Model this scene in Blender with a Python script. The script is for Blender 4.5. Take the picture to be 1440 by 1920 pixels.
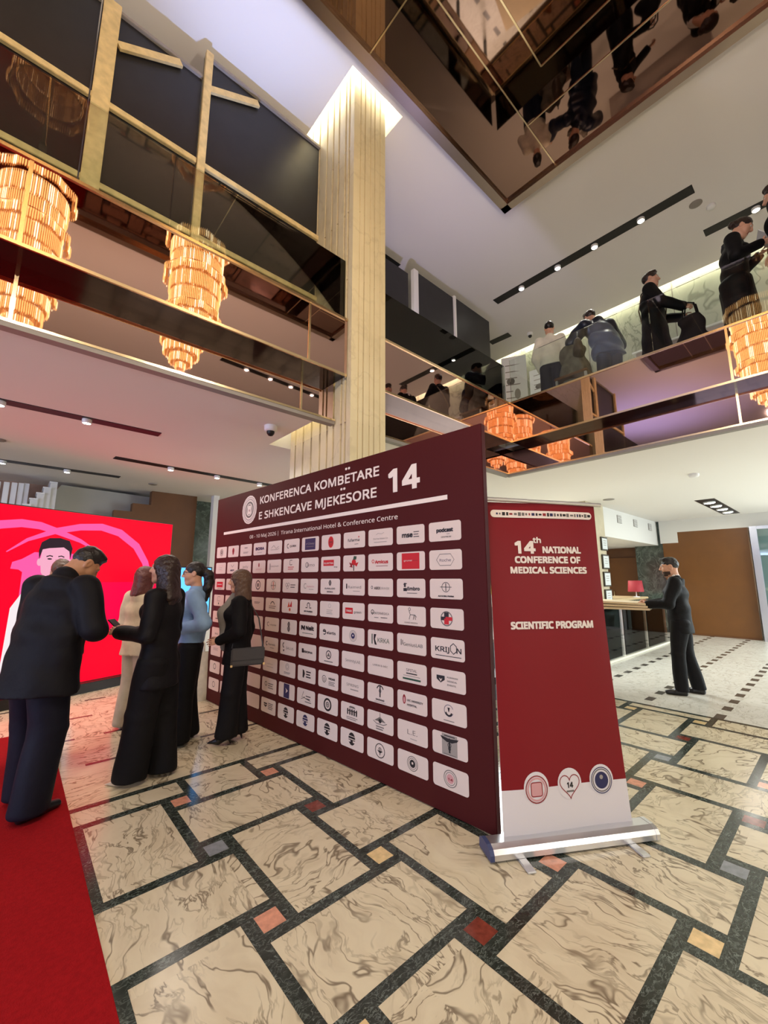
import bpy, bmesh, math, random
import numpy as np
from mathutils import Vector, Matrix

for o in list(bpy.data.objects):
    bpy.data.objects.remove(o)
SC = bpy.context.scene
COL = SC.collection
PI = math.pi
rnd = random.Random(7)

# ------------------------------------------------------------------ camera, view, world, large lights
def srgb(h):
    h = h.lstrip('#')
    v = [int(h[i:i + 2], 16) / 255 for i in (0, 2, 4)]
    return tuple((c / 12.92 if c <= .04045 else ((c + .055) / 1.055) ** 2.4) for c in v)

cam_d = bpy.data.cameras.new('camera')
cam_d.sensor_fit = 'VERTICAL'
cam_d.sensor_height = 24.0
cam_d.lens = 24.0 * 770.0 / 1920.0
cam_d.clip_start = .05
cam = bpy.data.objects.new('camera', cam_d)
COL.objects.link(cam)
cam.location = (0, 0, 1.5)
cam.rotation_euler = (math.radians(90 + 9.22), 0, math.radians(-41.7))
SC.camera = cam
SC.view_settings.view_transform = 'Standard'
SC.view_settings.look = 'None'
SC.view_settings.gamma = 1
SC.view_settings.use_curve_mapping = False
SC.view_settings.exposure = 0.45
SC.cycles.use_denoising = True
SC.cycles.max_bounces = 7
SC.cycles.diffuse_bounces = 3
SC.cycles.glossy_bounces = 4
SC.cycles.transmission_bounces = 4
SC.cycles.transparent_max_bounces = 8
SC.cycles.caustics_reflective = False
SC.cycles.caustics_refractive = False
SC.cycles.sample_clamp_indirect = 4.0

W = bpy.data.worlds.new('world')
SC.world = W
W.use_nodes = True
W.node_tree.nodes['Background'].inputs[0].default_value = (.55, .6, .75, 1)
W.node_tree.nodes['Background'].inputs[1].default_value = .35

def light(name, kind, loc, energy, color=(1, 1, 1), size=.2, target=None, parent=None, **kw):
    d = bpy.data.lights.new(name, kind)
    d.energy = energy
    d.color = color
    if kind == 'AREA':
        d.shape = 'RECTANGLE'
        d.size, d.size_y = (size if isinstance(size, tuple) else (size, size))
    else:
        d.shadow_soft_size = size
    for k, v in kw.items():
        setattr(d, k, v)
    o = bpy.data.objects.new(name, d)
    COL.objects.link(o)
    o.location = loc
    if target is not None:
        o.rotation_euler = (Vector(target) - Vector(loc)).to_track_quat('-Z', 'Y').to_euler()
    if parent: o.parent = parent
    return o

WARM = (1.0, .80, .56)
NEUT = (1.0, .93, .82)
# bluish fill added behind the camera as if daylight; no glazing is built
light('daylight_fill', 'AREA', (-8.6, 1.5, 2.6), 600, (.55, .64, 1.0), (8, 4.5), (0, 1.5, 5.4))
# bluish spots added to tint the ceiling; no lamp fittings stand there
light('ceiling_tint_spot', 'SPOT', (1.25, 3.40, 4.32), 230, (.34, .48, 1.0), .03, (1.25, 3.05, 7.2), spot_size=1.15, spot_blend=1.0)
light('ceiling_tint_spot', 'SPOT', (-5.2, 4.6, 4.10), 420, (.42, .42, 1.0), .05, (-5.0, 4.2, 7.2), spot_size=1.9, spot_blend=.9)
light('ceiling_tint_spot', 'SPOT', (4.1, 3.45, 4.35), 60, (.58, .54, 1.0), .03, (4.2, 3.6, 7.2), spot_size=2.6, spot_blend=1.0)
light('daylight_fill', 'AREA', (13.4, -4.5, 1.9), 330, (.78, .92, 1.0), (4.5, 2.4), (8.5, 2.5, 2.6))  # added cool area light standing for daylight from the glass front at right
# general fill: unseen area lights added under the ceilings, not real downlights
for i, (lx, ly, lz, e) in enumerate([(-3.2, -5.2, 3.05, 110), (2.5, -5.6, 3.05, 110), (7.6, -2.8, 3.05, 90),
                                     (11.0, -1.6, 3.05, 110), (12.6, -1.8, 3.0, 90), (8.2, 5.0, 3.05, 170), (1.2, 6.0, 3.05, 20), (-2.6, 7.2, 3.05, 16)]):
    light('downlight', 'AREA', (lx, ly, lz), e, NEUT if lx < 6 else (.93, .98, 1.0), 1.7, (lx, ly, 0))

# ------------------------------------------------------------------ helpers
def link(o, parent=None):
    COL.objects.link(o)
    if parent is not None: o.parent = parent
    return o

def thing(name, label, cat, loc=(0, 0, 0), rz=0.0, group=None):
    o = bpy.data.objects.new(name, None)
    COL.objects.link(o)
    o.empty_display_size = .1
    o.location = loc
    o.rotation_euler = (0, 0, rz)
    o['label'] = label
    o['category'] = cat
    if group: o['group'] = group
    return o

def tag(o, label, cat, group=None):
    o['label'] = label
    o['category'] = cat
    if group: o['group'] = group
    return o

def dup(root, loc, rz, label, group=None):
    r = root.copy(); COL.objects.link(r)
    r.location = loc; r.rotation_euler = (0, 0, rz)
    r['label'] = label
    if group: r['group'] = group
    for ch in list(root.children):
        c = ch.copy(); COL.objects.link(c); c.parent = r
        for g in ch.children:
            d = g.copy(); COL.objects.link(d); d.parent = c
    return r

class MB:
    """collects geometry for ONE mesh object"""
    def __init__(s):
        s.v = []; s.f = []; s.m = []; s.sm = []; s.uv = {}
    def add(s, verts, faces, mat, smooth=False):
        b = len(s.v)
        s.v.extend([tuple(map(float, q)) for q in verts])
        for f in faces:
            s.f.append(tuple(b + int(i) for i in f)); s.m.append(mat); s.sm.append(smooth)
        return s
    def quad(s, a, b, c, d, mat): return s.add([a, b, c, d], [(0, 1, 2, 3)], mat)
    def box(s, lo, hi, mat, M=None):
        (x0, y0, z0), (x1, y1, z1) = lo, hi
        v = [(x0, y0, z0), (x1, y0, z0), (x1, y1, z0), (x0, y1, z0), (x0, y0, z1), (x1, y0, z1), (x1, y1, z1), (x0, y1, z1)]
        if M is not None: v = [tuple(M @ Vector(q)) for q in v]
        return s.add(v, [(0, 3, 2, 1), (4, 5, 6, 7), (0, 1, 5, 4), (1, 2, 6, 5), (2, 3, 7, 6), (3, 0, 4, 7)], mat)
    def bbox(s, lo, hi, mat, bev=.005, M=None):
        """box with chamfered edges"""
        bm = bmesh.new()
        bmesh.ops.create_cube(bm, size=1)
        for q in bm.verts:
            q.co = Vector(((lo[0] + hi[0]) / 2 + q.co.x * (hi[0] - lo[0]), (lo[1] + hi[1]) / 2 + q.co.y * (hi[1] - lo[1]), (lo[2] + hi[2]) / 2 + q.co.z * (hi[2] - lo[2])))
        bmesh.ops.bevel(bm, geom=bm.edges[:], offset=bev, segments=2, affect='EDGES')
        if M is not None: bmesh.ops.transform(bm, matrix=M, verts=bm.verts)
        bm.verts.index_update()
        s.add([q.co[:] for q in bm.verts], [[q.index for q in f.verts] for f in bm.faces], mat)
        bm.free()
        return s
    def beam(s, p, q, w, t, mat, up=(0, 0, 1)):
        p, q = Vector(p), Vector(q)
        d = (q - p); L = d.length; d.normalize()
        u = Vector(up)
        if abs(d.dot(u)) > .98: u = Vector((1, 0, 0))
        sx = d.cross(u).normalized(); u = sx.cross(d).normalized()
        M = Matrix((sx, d, u)).transposed().to_4x4(); M.translation = p
        return s.box((-w / 2, 0, -t / 2), (w / 2, L, t / 2), mat, M)
    def tube(s, pts, r, mat, n=10, cap=True, smooth=True):
        pts = [Vector(q) for q in pts]
        R = r if isinstance(r, (list, tuple)) else [r] * len(pts)
        rings = []
        prev = None
        for i, q in enumerate(pts):
            d = (pts[min(i + 1, len(pts) - 1)] - pts[max(i - 1, 0)]).normalized()
            if prev is None:
                u = Vector((0, 0, 1)) if abs(d.z) < .9 else Vector((1, 0, 0))
                u = (u - d * u.dot(d)).normalized()
            else:
                u = (prev - d * prev.dot(d)).normalized()
            prev = u
            w = d.cross(u)
            rings.append([q + R[i] * (math.cos(2 * PI * k / n) * u + math.sin(2 * PI * k / n) * w) for k in range(n)])
        v = [p for rg in rings for p in rg]
        f = []
        for i in range(len(pts) - 1):
            for k in range(n):
                f.append((i * n + k, i * n + (k + 1) % n, (i + 1) * n + (k + 1) % n, (i + 1) * n + k))
        s.add(v, f, mat, smooth)
        if cap:
            s.add(rings[0], [tuple(range(n))[::-1]], mat)
            s.add(rings[-1], [tuple(range(n))], mat)
        return s
    def lathe(s, prof, mat, n=24, c=(0, 0, 0), smooth=True):
        v = [(c[0] + r * math.cos(2 * PI * k / n), c[1] + r * math.sin(2 * PI * k / n), c[2] + z) for r, z in prof for k in range(n)]
        f = [(i * n + k, i * n + (k + 1) % n, (i + 1) * n + (k + 1) % n, (i + 1) * n + k) for i in range(len(prof) - 1) for k in range(n)]
        return s.add(v, f, mat, smooth)
    def poly(s, pts2, fr, mat, off=0.0):
        """flat polygon in frame fr=(origin,u,v,n)"""
        o, u, v, n = fr
        return s.add([o + u * a + v * b + n * off for a, b in pts2], [tuple(range(len(pts2)))], mat)
    def strip2(s, pts2, w, fr, mat, off=0.0, closed=False):
        """flat ribbon along a polyline; w number or list"""
        o, u, v, n = fr
        N = len(pts2)
        Wd = w if isinstance(w, (list, tuple)) else [w] * N
        vs = []
        for i, (a, b) in enumerate(pts2):
            if closed: a0, a1 = pts2[(i - 1) % N], pts2[(i + 1) % N]
            else: a0, a1 = pts2[max(i - 1, 0)], pts2[min(i + 1, N - 1)]
            dx, dy = a1[0] - a0[0], a1[1] - a0[1]
            L = math.hypot(dx, dy) or 1
            nx, ny = -dy / L * Wd[i] / 2, dx / L * Wd[i] / 2
            for q in ((a + nx, b + ny), (a - nx, b - ny)):
                vs.append(o + u * q[0] + v * q[1] + n * off)
        fs = [(2 * i + 1, 2 * ((i + 1) % N) + 1, 2 * ((i + 1) % N), 2 * i) for i in range(N if closed else N - 1)]
        return s.add(vs, fs, mat)
    def text(s, txt, x, y, size, fr, mat, off=0.0, align='CENTER', sx=1.0, bold=0.0, fit=None, shear=0.0):
        me = text_mesh(txt, align, 0.0, shear)
        if me is None: return s
        vs, fs, x0, x1 = me
        if fit: sx = fit / ((x1 - x0) * size)
        o, u, v, n = fr
        for i, (ex, ey) in enumerate([(0, 0)] if bold <= 0 else [(bold, bold), (-bold, -bold), (bold, -bold), (-bold, bold), (0, 0)] + ([(0, bold), (0, -bold), (bold, 0), (-bold, 0)] if bold > .024 else [])):
            s.add([o + u * (x + (a * sx + ex) * size) + v * (y + (b + ey) * size) + n * (off + .00012 * i) for a, b in vs], fs, mat)
        return s
    def build(s, name, parent=None, uvs=None, M=None):
        me = bpy.data.meshes.new(name)
        me.from_pydata(s.v, [], s.f)
        slots = []
        for m in s.m:
            if m not in slots: slots.append(m)
        for m in slots: me.materials.append(m)
        ix = {id(m): i for i, m in enumerate(slots)}
        me.polygons.foreach_set('material_index', [ix[id(m)] for m in s.m])
        me.polygons.foreach_set('use_smooth', s.sm)
        if uvs is not None:
            ul = me.uv_layers.new(name='uv')
            ul.data.foreach_set('uv', [c for q in uvs for c in q])
        me.update()
        o = bpy.data.objects.new(name, me)
        if M is not None: o.matrix_local = M
        return link(o, parent)

_tc = {}
try:      # the sans-serif that ships with Blender; the built-in font when it is not there
    import os
    FONT = bpy.data.fonts.load(os.path.join(bpy.utils.system_resource('DATAFILES', path='fonts'), 'NotoSansMath-Regular.woff2'))
except Exception:
    FONT = None
def text_mesh(txt, align='CENTER', bold=0.0, shear=0.0):
    key = (txt, align, bold, shear)
    if key in _tc: return _tc[key]
    if 'Ë' in txt:      # E with its two dots set on by hand
        vs, fs, x0, x1 = text_mesh(txt.replace('Ë', 'E'), 'LEFT', bold, shear)
        vs, fs = list(vs), list(fs)
        e = text_mesh('E', 'LEFT')
        for i, chx in enumerate(txt):
            if chx == 'Ë':
                xr = text_mesh(txt[:i + 1].replace('Ë', 'E'), 'LEFT')[3]; xc = xr - (e[3] - e[2]) * .5
                for s in (-.085, .085):
                    b = len(vs); vs += circ(xc + s, .792, .050, n=10); fs.append(tuple(range(b, b + 10)))
        r = (vs, fs, x0, x1)
        _tc[key] = r
        return r
    cu = bpy.data.curves.new('t', 'FONT')
    cu.body = txt
    if FONT: cu.font = FONT
    cu.size = 1.0; cu.align_x = align; cu.offset = bold; cu.resolution_u = 2; cu.shear = shear
    o = bpy.data.objects.new('t', cu); COL.objects.link(o)
    bpy.context.view_layer.update()
    me = bpy.data.meshes.new_from_object(o.evaluated_get(bpy.context.evaluated_depsgraph_get()))
    vs = [(q.co.x, q.co.y) for q in me.vertices]
    fs = [tuple(p.vertices) for p in me.polygons]
    bpy.data.objects.remove(o); bpy.data.curves.remove(cu); bpy.data.meshes.remove(me)
    if not vs: return None
    r = (vs, fs, min(a for a, b in vs), max(a for a, b in vs))
    _tc[key] = r
    return r

def circ(x, y, rx, ry=None, n=20, a0=0, a1=2 * PI):
    ry = rx if ry is None else ry
    full = abs(a1 - a0 - 2 * PI) < 1e-6
    return [(x + rx * math.cos(a0 + (a1 - a0) * k / (n if full else n - 1)), y + ry * math.sin(a0 + (a1 - a0) * k / (n if full else n - 1))) for k in range(n)]

def rrect(x0, y0, x1, y1, r, n=5):
    out = []
    for cx, cy, a in ((x1 - r, y1 - r, 0), (x0 + r, y1 - r, PI / 2), (x0 + r, y0 + r, PI), (x1 - r, y0 + r, 1.5 * PI)):
        out += [(cx + r * math.cos(a + PI / 2 * k / n), cy + r * math.sin(a + PI / 2 * k / n)) for k in range(n + 1)]
    return out

# ------------------------------------------------------------------ materials
def mat(name, col=(.8, .8, .8), rough=.5, metal=0.0, spec=.5, emit=None, estr=0.0, bump=None, noise=None, alpha=None, trans=0.0, coat=0.0, sheen=0.0):
    """principled material; noise=(scale, amount) mottles the colour a little; bump=(scale, strength)"""
    m = bpy.data.materials.new(name)
    m.use_nodes = True
    nt = m.node_tree
    b = nt.nodes['Principled BSDF']
    b.inputs['Base Color'].default_value = (*col, 1)
    b.inputs['Roughness'].default_value = rough
    b.inputs['Metallic'].default_value = metal
    b.inputs['Specular IOR Level'].default_value = spec
    b.inputs['Transmission Weight'].default_value = trans
    b.inputs['Coat Weight'].default_value = coat
    b.inputs['Sheen Weight'].default_value = sheen
    if emit:
        b.inputs['Emission Color'].default_value = (*emit, 1)
        b.inputs['Emission Strength'].default_value = estr
    tc = None
    if noise or bump:
        tc = nt.nodes.new('ShaderNodeTexCoord')
    if noise:
        n = nt.nodes.new('ShaderNodeTexNoise'); n.inputs['Scale'].default_value = noise[0]; n.inputs['Detail'].default_value = 5
        nt.links.new(tc.outputs['Object'], n.inputs['Vector'])
        r = nt.nodes.new('ShaderNodeMapRange')
        r.inputs['From Min'].default_value = .3; r.inputs['From Max'].default_value = .7
        r.inputs['To Min'].default_value = 1 - noise[1]; r.inputs['To Max'].default_value = 1 + noise[1]
        nt.links.new(n.outputs['Fac'], r.inputs['Value'])
        mx = nt.nodes.new('ShaderNodeMix'); mx.data_type = 'RGBA'; mx.blend_type = 'MULTIPLY'
        mx.inputs[0].default_value = 1; mx.inputs[6].default_value = (*col, 1)
        nt.links.new(r.outputs[0], mx.inputs[7])
        nt.links.new(mx.outputs[2], b.inputs['Base Color'])
    if bump:
        n = nt.nodes.new('ShaderNodeTexNoise'); n.inputs['Scale'].default_value = bump[0]; n.inputs['Detail'].default_value = 3
        nt.links.new(tc.outputs['Object'], n.inputs['Vector'])
        bp = nt.nodes.new('ShaderNodeBump'); bp.inputs['Strength'].default_value = bump[1]; bp.inputs['Distance'].default_value = .02
        nt.links.new(n.outputs['Fac'], bp.inputs['Height'])
        nt.links.new(bp.outputs[0], b.inputs['Normal'])
    return m

def marble(name, base, vein, scale=1.0, rough=.12, dens=.5, uv=True, soft=.1, base2=None, spec=.5, streak=2.2):
    m = bpy.data.materials.new(name); m.use_nodes = True
    nt = m.node_tree; N = nt.nodes; L = nt.links
    b = N['Principled BSDF']; b.inputs['Roughness'].default_value = rough; b.inputs['Specular IOR Level'].default_value = spec
    tc = N.new('ShaderNodeTexCoord')
    mp = N.new('ShaderNodeMapping'); mp.inputs['Scale'].default_value = (scale, scale, scale)
    L.new(tc.outputs['UV' if uv else 'Object'], mp.inputs['Vector'])
    wn = N.new('ShaderNodeTexNoise'); wn.inputs['Scale'].default_value = 1.6; wn.inputs['Detail'].default_value = 3
    L.new(mp.outputs[0], wn.inputs['Vector'])
    sub = N.new('ShaderNodeVectorMath'); sub.operation = 'SUBTRACT'; sub.inputs[1].default_value = (.5, .5, .5)
    L.new(wn.outputs['Color'], sub.inputs[0])
    sc = N.new('ShaderNodeVectorMath'); sc.operation = 'SCALE'; sc.inputs['Scale'].default_value = .62
    L.new(sub.outputs[0], sc.inputs[0])
    ad = N.new('ShaderNodeVectorMath'); ad.operation = 'ADD'
    L.new(mp.outputs[0], ad.inputs[0]); L.new(sc.outputs[0], ad.inputs[1])
    st = N.new('ShaderNodeMapping'); st.inputs['Scale'].default_value = (1.0, streak, 1.0); st.inputs['Rotation'].default_value = (0, 0, .5)
    L.new(ad.outputs[0], st.inputs['Vector'])
    def ridge(scl, width, det):
        n = N.new('ShaderNodeTexNoise'); n.inputs['Scale'].default_value = scl; n.inputs['Detail'].default_value = det; n.inputs['Roughness'].default_value = .55
        L.new(st.outputs[0], n.inputs['Vector'])
        s1 = N.new('ShaderNodeMath'); s1.operation = 'SUBTRACT'; s1.inputs[1].default_value = .5
        L.new(n.outputs['Fac'], s1.inputs[0])
        a1 = N.new('ShaderNodeMath'); a1.operation = 'ABSOLUTE'; L.new(s1.outputs[0], a1.inputs[0])
        mr = N.new('ShaderNodeMapRange'); mr.interpolation_type = 'SMOOTHSTEP'
        mr.inputs['From Min'].default_value = 0; mr.inputs['From Max'].default_value = width
        mr.inputs['To Min'].default_value = 1; mr.inputs['To Max'].default_value = 0
        L.new(a1.outputs[0], mr.inputs['Value'])
        return mr.outputs[0]
    r1 = ridge(1.3, .026, 3.0); r2 = ridge(2.9, .036, 4.0)
    mk = N.new('ShaderNodeTexNoise'); mk.inputs['Scale'].default_value = 1.3; mk.inputs['Detail'].default_value = 2
    L.new(mp.outputs[0], mk.inputs['Vector'])
    mk2 = N.new('ShaderNodeMapRange'); mk2.inputs['From Min'].default_value = .40; mk2.inputs['From Max'].default_value = .62
    L.new(mk.outputs['Fac'], mk2.inputs['Value'])
    mk3 = N.new('ShaderNodeMapRange'); mk3.inputs['From Min'].default_value = .60; mk3.inputs['From Max'].default_value = .42
    L.new(mk.outputs['Fac'], mk3.inputs['Value'])
    p0 = N.new('ShaderNodeMath'); p0.operation = 'MULTIPLY'; L.new(r1, p0.inputs[0]); L.new(mk3.outputs[0], p0.inputs[1])
    p1 = N.new('ShaderNodeMath'); p1.operation = 'MULTIPLY'; L.new(r2, p1.inputs[0]); L.new(mk2.outputs[0], p1.inputs[1])
    mxx = N.new('ShaderNodeMath'); mxx.operation = 'MAXIMUM'; L.new(p0.outputs[0], mxx.inputs[0]); L.new(p1.outputs[0], mxx.inputs[1])
    cl = N.new('ShaderNodeTexNoise'); cl.inputs['Scale'].default_value = 3.0; cl.inputs['Detail'].default_value = 5
    L.new(st.outputs[0], cl.inputs['Vector'])
    clr = N.new('ShaderNodeMapRange'); clr.inputs['From Min'].default_value = .42; clr.inputs['From Max'].default_value = .75
    clr.inputs['To Max'].default_value = soft * 4
    L.new(cl.outputs['Fac'], clr.inputs['Value'])
    dm = N.new('ShaderNodeMath'); dm.operation = 'MULTIPLY'; dm.inputs[1].default_value = dens; L.new(mxx.outputs[0], dm.inputs[0])
    c1 = N.new('ShaderNodeMix'); c1.data_type = 'RGBA'; c1.inputs[6].default_value = (*base, 1); c1.inputs[7].default_value = (*(base2 or vein), 1)
    L.new(clr.outputs[0], c1.inputs[0])
    c2 = N.new('ShaderNodeMix'); c2.data_type = 'RGBA'; c2.inputs[7].default_value = (*vein, 1)
    L.new(c1.outputs[2], c2.inputs[6]); L.new(dm.outputs[0], c2.inputs[0])
    L.new(c2.outputs[2], b.inputs['Base Color'])
    return m

def glass_mat(name, tint=(.93, .97, .95), fres=1.36, base_mix=.025):
    m = bpy.data.materials.new(name); m.use_nodes = True
    nt = m.node_tree; N = nt.nodes; L = nt.links
    N.remove(N['Principled BSDF'])
    tr = N.new('ShaderNodeBsdfTransparent'); tr.inputs[0].default_value = (*tint, 1)
    gl = N.new('ShaderNodeBsdfGlossy'); gl.inputs['Roughness'].default_value = .01
    fr = N.new('ShaderNodeFresnel'); fr.inputs['IOR'].default_value = fres
    ad = N.new('ShaderNodeMath'); ad.operation = 'ADD'; ad.inputs[1].default_value = base_mix; ad.use_clamp = True
    L.new(fr.outputs[0], ad.inputs[0])
    mx = N.new('ShaderNodeMixShader'); L.new(ad.outputs[0], mx.inputs[0]); L.new(tr.outputs[0], mx.inputs[1]); L.new(gl.outputs[0], mx.inputs[2])
    L.new(mx.outputs[0], N['Material Output'].inputs[0])
    return m

def emis(name, col, s):
    return mat(name, (0, 0, 0), .6, emit=col, estr=s, spec=.1)

M_ = {}
M_['marble'] = marble('floor_marble', srgb('#ddd0b0'), srgb('#5d4b37'), 1.5, .18, .80, True, .09, srgb('#b5a181'), streak=3.3)
M_['marble_pale'] = marble('pale_field_marble', srgb('#d9d6c9'), srgb('#8d8371'), 1.5, .18, .45, True, .08, srgb('#bdb6a4'), streak=2.7)
M_['verde'] = marble('green_marble', srgb('#2b3029'), srgb('#8f9a90'), 9, .14, .5, True, .12, srgb('#454c43'))
M_['salmon'] = mat('salmon_stone', srgb('#d8977a'), .15, noise=(30, .2))
M_['grey_st'] = mat('grey_stone', srgb('#8b8f92'), .15, noise=(30, .15))
M_['yellow_st'] = mat('yellow_stone', srgb('#e3c690'), .15, noise=(30, .15))
M_['dred_st'] = mat('dark_red_stone', srgb('#7c3a2c'), .15, noise=(30, .3))
M_['dash'] = mat('dark_inlay', srgb('#4f4a42'), .2)
M_['ceil'] = mat('white_ceiling_paint', srgb('#e9e5df'), .7, spec=.2)
M_['wallw'] = mat('white_wall_paint', srgb('#e4e2dc'), .7, spec=.2)
M_['wallg'] = mat('grey_wall_paint', srgb('#b9b6ae'), .8, spec=.2)
M_['beige'] = marble('beige_wall_marble', srgb('#cfc3a6'), srgb('#8f8263'), .9, .3, .3, False)
M_['pier'] = marble('cream_pier_marble', srgb('#dccda6'), srgb('#b09f78'), .7, .28, .28, False, .05)
M_['lmarble'] = marble('pale_grey_marble', srgb('#d3d4c2'), srgb('#63675a'), .55, .15, .5, False, .05)
M_['gcol'] = marble('dark_green_marble', srgb('#3d4a43'), srgb('#8fa095'), 1.4, .15, .45, False, .08)
M_['bronze'] = mat('bronze_mirror', (.60, .42, .39), .02, 1.0, bump=(1.6, .010))
M_['bronze_dk'] = mat('dark_bronze_mirror', (.27, .17, .125), .03, 1.0, bump=(1.2, .02))
M_['brz_edge'] = mat('brushed_bronze', (.45, .36, .28), .3, 1.0)
M_['brass'] = mat('pale_brass', (.85, .68, .42), .22, 1.0)
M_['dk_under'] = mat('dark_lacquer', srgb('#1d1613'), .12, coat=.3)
M_['grey_edge'] = mat('grey_edge', srgb('#8d867e'), .5)
M_['glass'] = glass_mat('clear_glass')
M_['glass_low'] = glass_mat('partition_glass', (.97, .98, .98), 1.17, .0)
M_['black'] = mat('black_metal', srgb('#0e0d0d'), .45)
M_['blackfab'] = mat('black_cloth', srgb('#1d1c1d'), .42, spec=.5, noise=(5, .2), bump=(3, .05))
M_['timber'] = mat('pale_timber', srgb('#dcc48e'), .6, noise=(14, .15), bump=(40, .1))
M_['lens'] = emis('lamp_lens', (1, .95, .85), 30)
M_['white'] = mat('white_plastic', srgb('#f0efec'), .4)
M_['cove'] = emis('cove_strip', (1, .93, .70), 20)
M_['brown'] = mat('brown_wood_veneer', srgb('#74491c'), .45, noise=(3, .06), bump=(60, .03))
M_['brown_dk'] = mat('dark_wood', srgb('#6b4526'), .5, noise=(3, .1))
M_['teal'] = glass_mat('tinted_glass', (.72, .86, .86), 1.5, .08)
M_['steel'] = mat('brushed_steel', (.62, .63, .64), .3, 1.0)
M_['alu'] = mat('satin_aluminium', (.72, .73, .75), .28, .9)
# ------------------------------------------------------------------ the setting
HS, HC, ZF = 3.15, 7.26, 4.0            # lower ceiling, upper ceiling, gallery floor
X0, Y0, XL, YL = 5.56, 3.26, 5.80, 3.50  # faces of the gallery edge: upper band and the lower band set back
ZB, ZT, ZG = 3.60, 4.22, 4.98

def struct(name, mb, **kw):
    o = mb.build(name, **kw)
    o['kind'] = 'structure'
    return o

# floor: marble slabs, green strips and small coloured squares
def make_floor():
    mb = MB(); uv = []
    r = random.Random(3)
    def slab(x0, y0, x1, y1, m='marble'):
        a = r.choice([0, 1]) * PI / 2 + r.uniform(-.25, .25); ox, oy = r.uniform(0, 50), r.uniform(0, 50)
        ca, sa = math.cos(a), math.sin(a)
        mb.quad((x0, y0, 0), (x1, y0, 0), (x1, y1, 0), (x0, y1, 0), M_[m])
        for x, y in ((x0, y0), (x1, y0), (x1, y1), (x0, y1)):
            uv.append((ox + ca * x - sa * y, oy + sa * x + ca * y))
    def inlay(x0, y0, x1, y1, m, z):
        mb.quad((x0, y0, z), (x1, y0, z), (x1, y1, z), (x0, y1, z), m)
        ox, oy = r.uniform(0, 50), r.uniform(0, 50)
        for x, y in ((x0, y0), (x1, y0), (x1, y1), (x0, y1)): uv.append((x + ox, y + oy))
    sx, sy, gx, gy = .652, .66, 1.016, 1.905
    XB, YB = 5.85, 3.56
    i0, i1 = -10, 7; j0, j1 = -12, 2
    xs = [gx + sx * i for i in range(i0, i1 + 1)]; ys = [gy + sy * j for j in range(j0, j1 + 1)]
    ex = xs + [XB]; ey = ys + [YB]
    for a in range(len(ex) - 1):
        for b in range(len(ey) - 1):
            if r.random() < .35 and ex[a + 1] - ex[a] > .5:
                m_ = ex[a] + (ex[a + 1] - ex[a]) * r.uniform(.35, .65)
                slab(ex[a], ey[b], m_, ey[b + 1]); slab(m_, ey[b], ex[a + 1], ey[b + 1])
            else:
                slab(ex[a], ey[b], ex[a + 1], ey[b + 1])
    h, d, e = .030, .083, .113
    for i in range(i0, i1 + 1):
        x = gx + sx * i
        for j in range(j0, j1 + 1):
            y = gy + sy * j
            sg = 1 if (i + j) % 2 == 0 else -1
            yt = y + sy + e if j < j1 else YB
            inlay(x + sg * d - h, y - e, x + sg * d + h, yt, M_['verde'], .0004)
            xt = x + sx + e if i < i1 else XB
            inlay(x - e, y - sg * d - h, xt, y - sg * d + h, M_['verde'], .0005)
    cols = {(0, 0): 'salmon', (0, 1): 'grey_st', (0, 2): 'salmon', (1, 2): 'salmon', (1, 1): 'dred_st', (1, 0): 'yellow_st', (1, -1): 'dred_st',
            (2, -1): 'salmon', (2, -2): 'yellow_st', (3, -2): 'grey_st', (5, -1): 'grey_st', (4, -1): 'salmon', (4, -2): 'dred_st', (6, -1): 'dred_st', (7, -1): 'yellow_st'}
    for i in range(i0, i1 + 1):
        for j in range(j0, j1 + 1):
            x, y = gx + sx * i, gy + sy * j
            c = cols.get((i, j)) or r.choice(['salmon', 'grey_st', 'yellow_st', 'dred_st'])
            inlay(x - .053, y - .053, x + .053, y + .053, M_[c], .0009)
    inlay(-9, YB - .03, XB + .03, YB + .03, M_['verde'], .0008)
    inlay(XB - .03, -9, XB + .03, YB + .03, M_['verde'], .0008)
    # the plain field round the pattern with its short dark dashes
    for (a0, a1, b0, b1) in ((-9, XB, YB, 9.7), (XB, 15, -9, 9.7)):
        x = a0
        while x < a1 - .01:
            y = b0
            while y < b1 - .01:
                slab(x, y, min(x + .9, a1), min(y + .73, b1), 'marble_pale' if x > 5 else 'marble'); y += .73
            x += .9
    for k in range(8):
        y = 4.33 + .735 * k
        for q in range(-16, 14):
            x = .60 + .45 * q + (.225 if k % 2 else 0)
            if -8.8 < x < 5.3 and y < 9.5: inlay(x, y - .022, x + .22, y + .022, M_['dash'], .0006)
    for k in range(-12, 12):
        y = 1.14 + .73 * k
        for q in range(0, 21):
            x = 5.88 + .415 * q + (.2 if k % 2 else 0)
            if x < 14.4 and -8.8 < y < 9.5: inlay(x, y - .045, x + .2, y + .045, M_['dash'], .0006)
    o = mb.build('floor', uvs=uv)
    o['kind'] = 'structure'
make_floor()
struct('floor_slab', MB().box((-9, -9, -.2), (15, 9.7, -.002), M_['wallg']))

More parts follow.
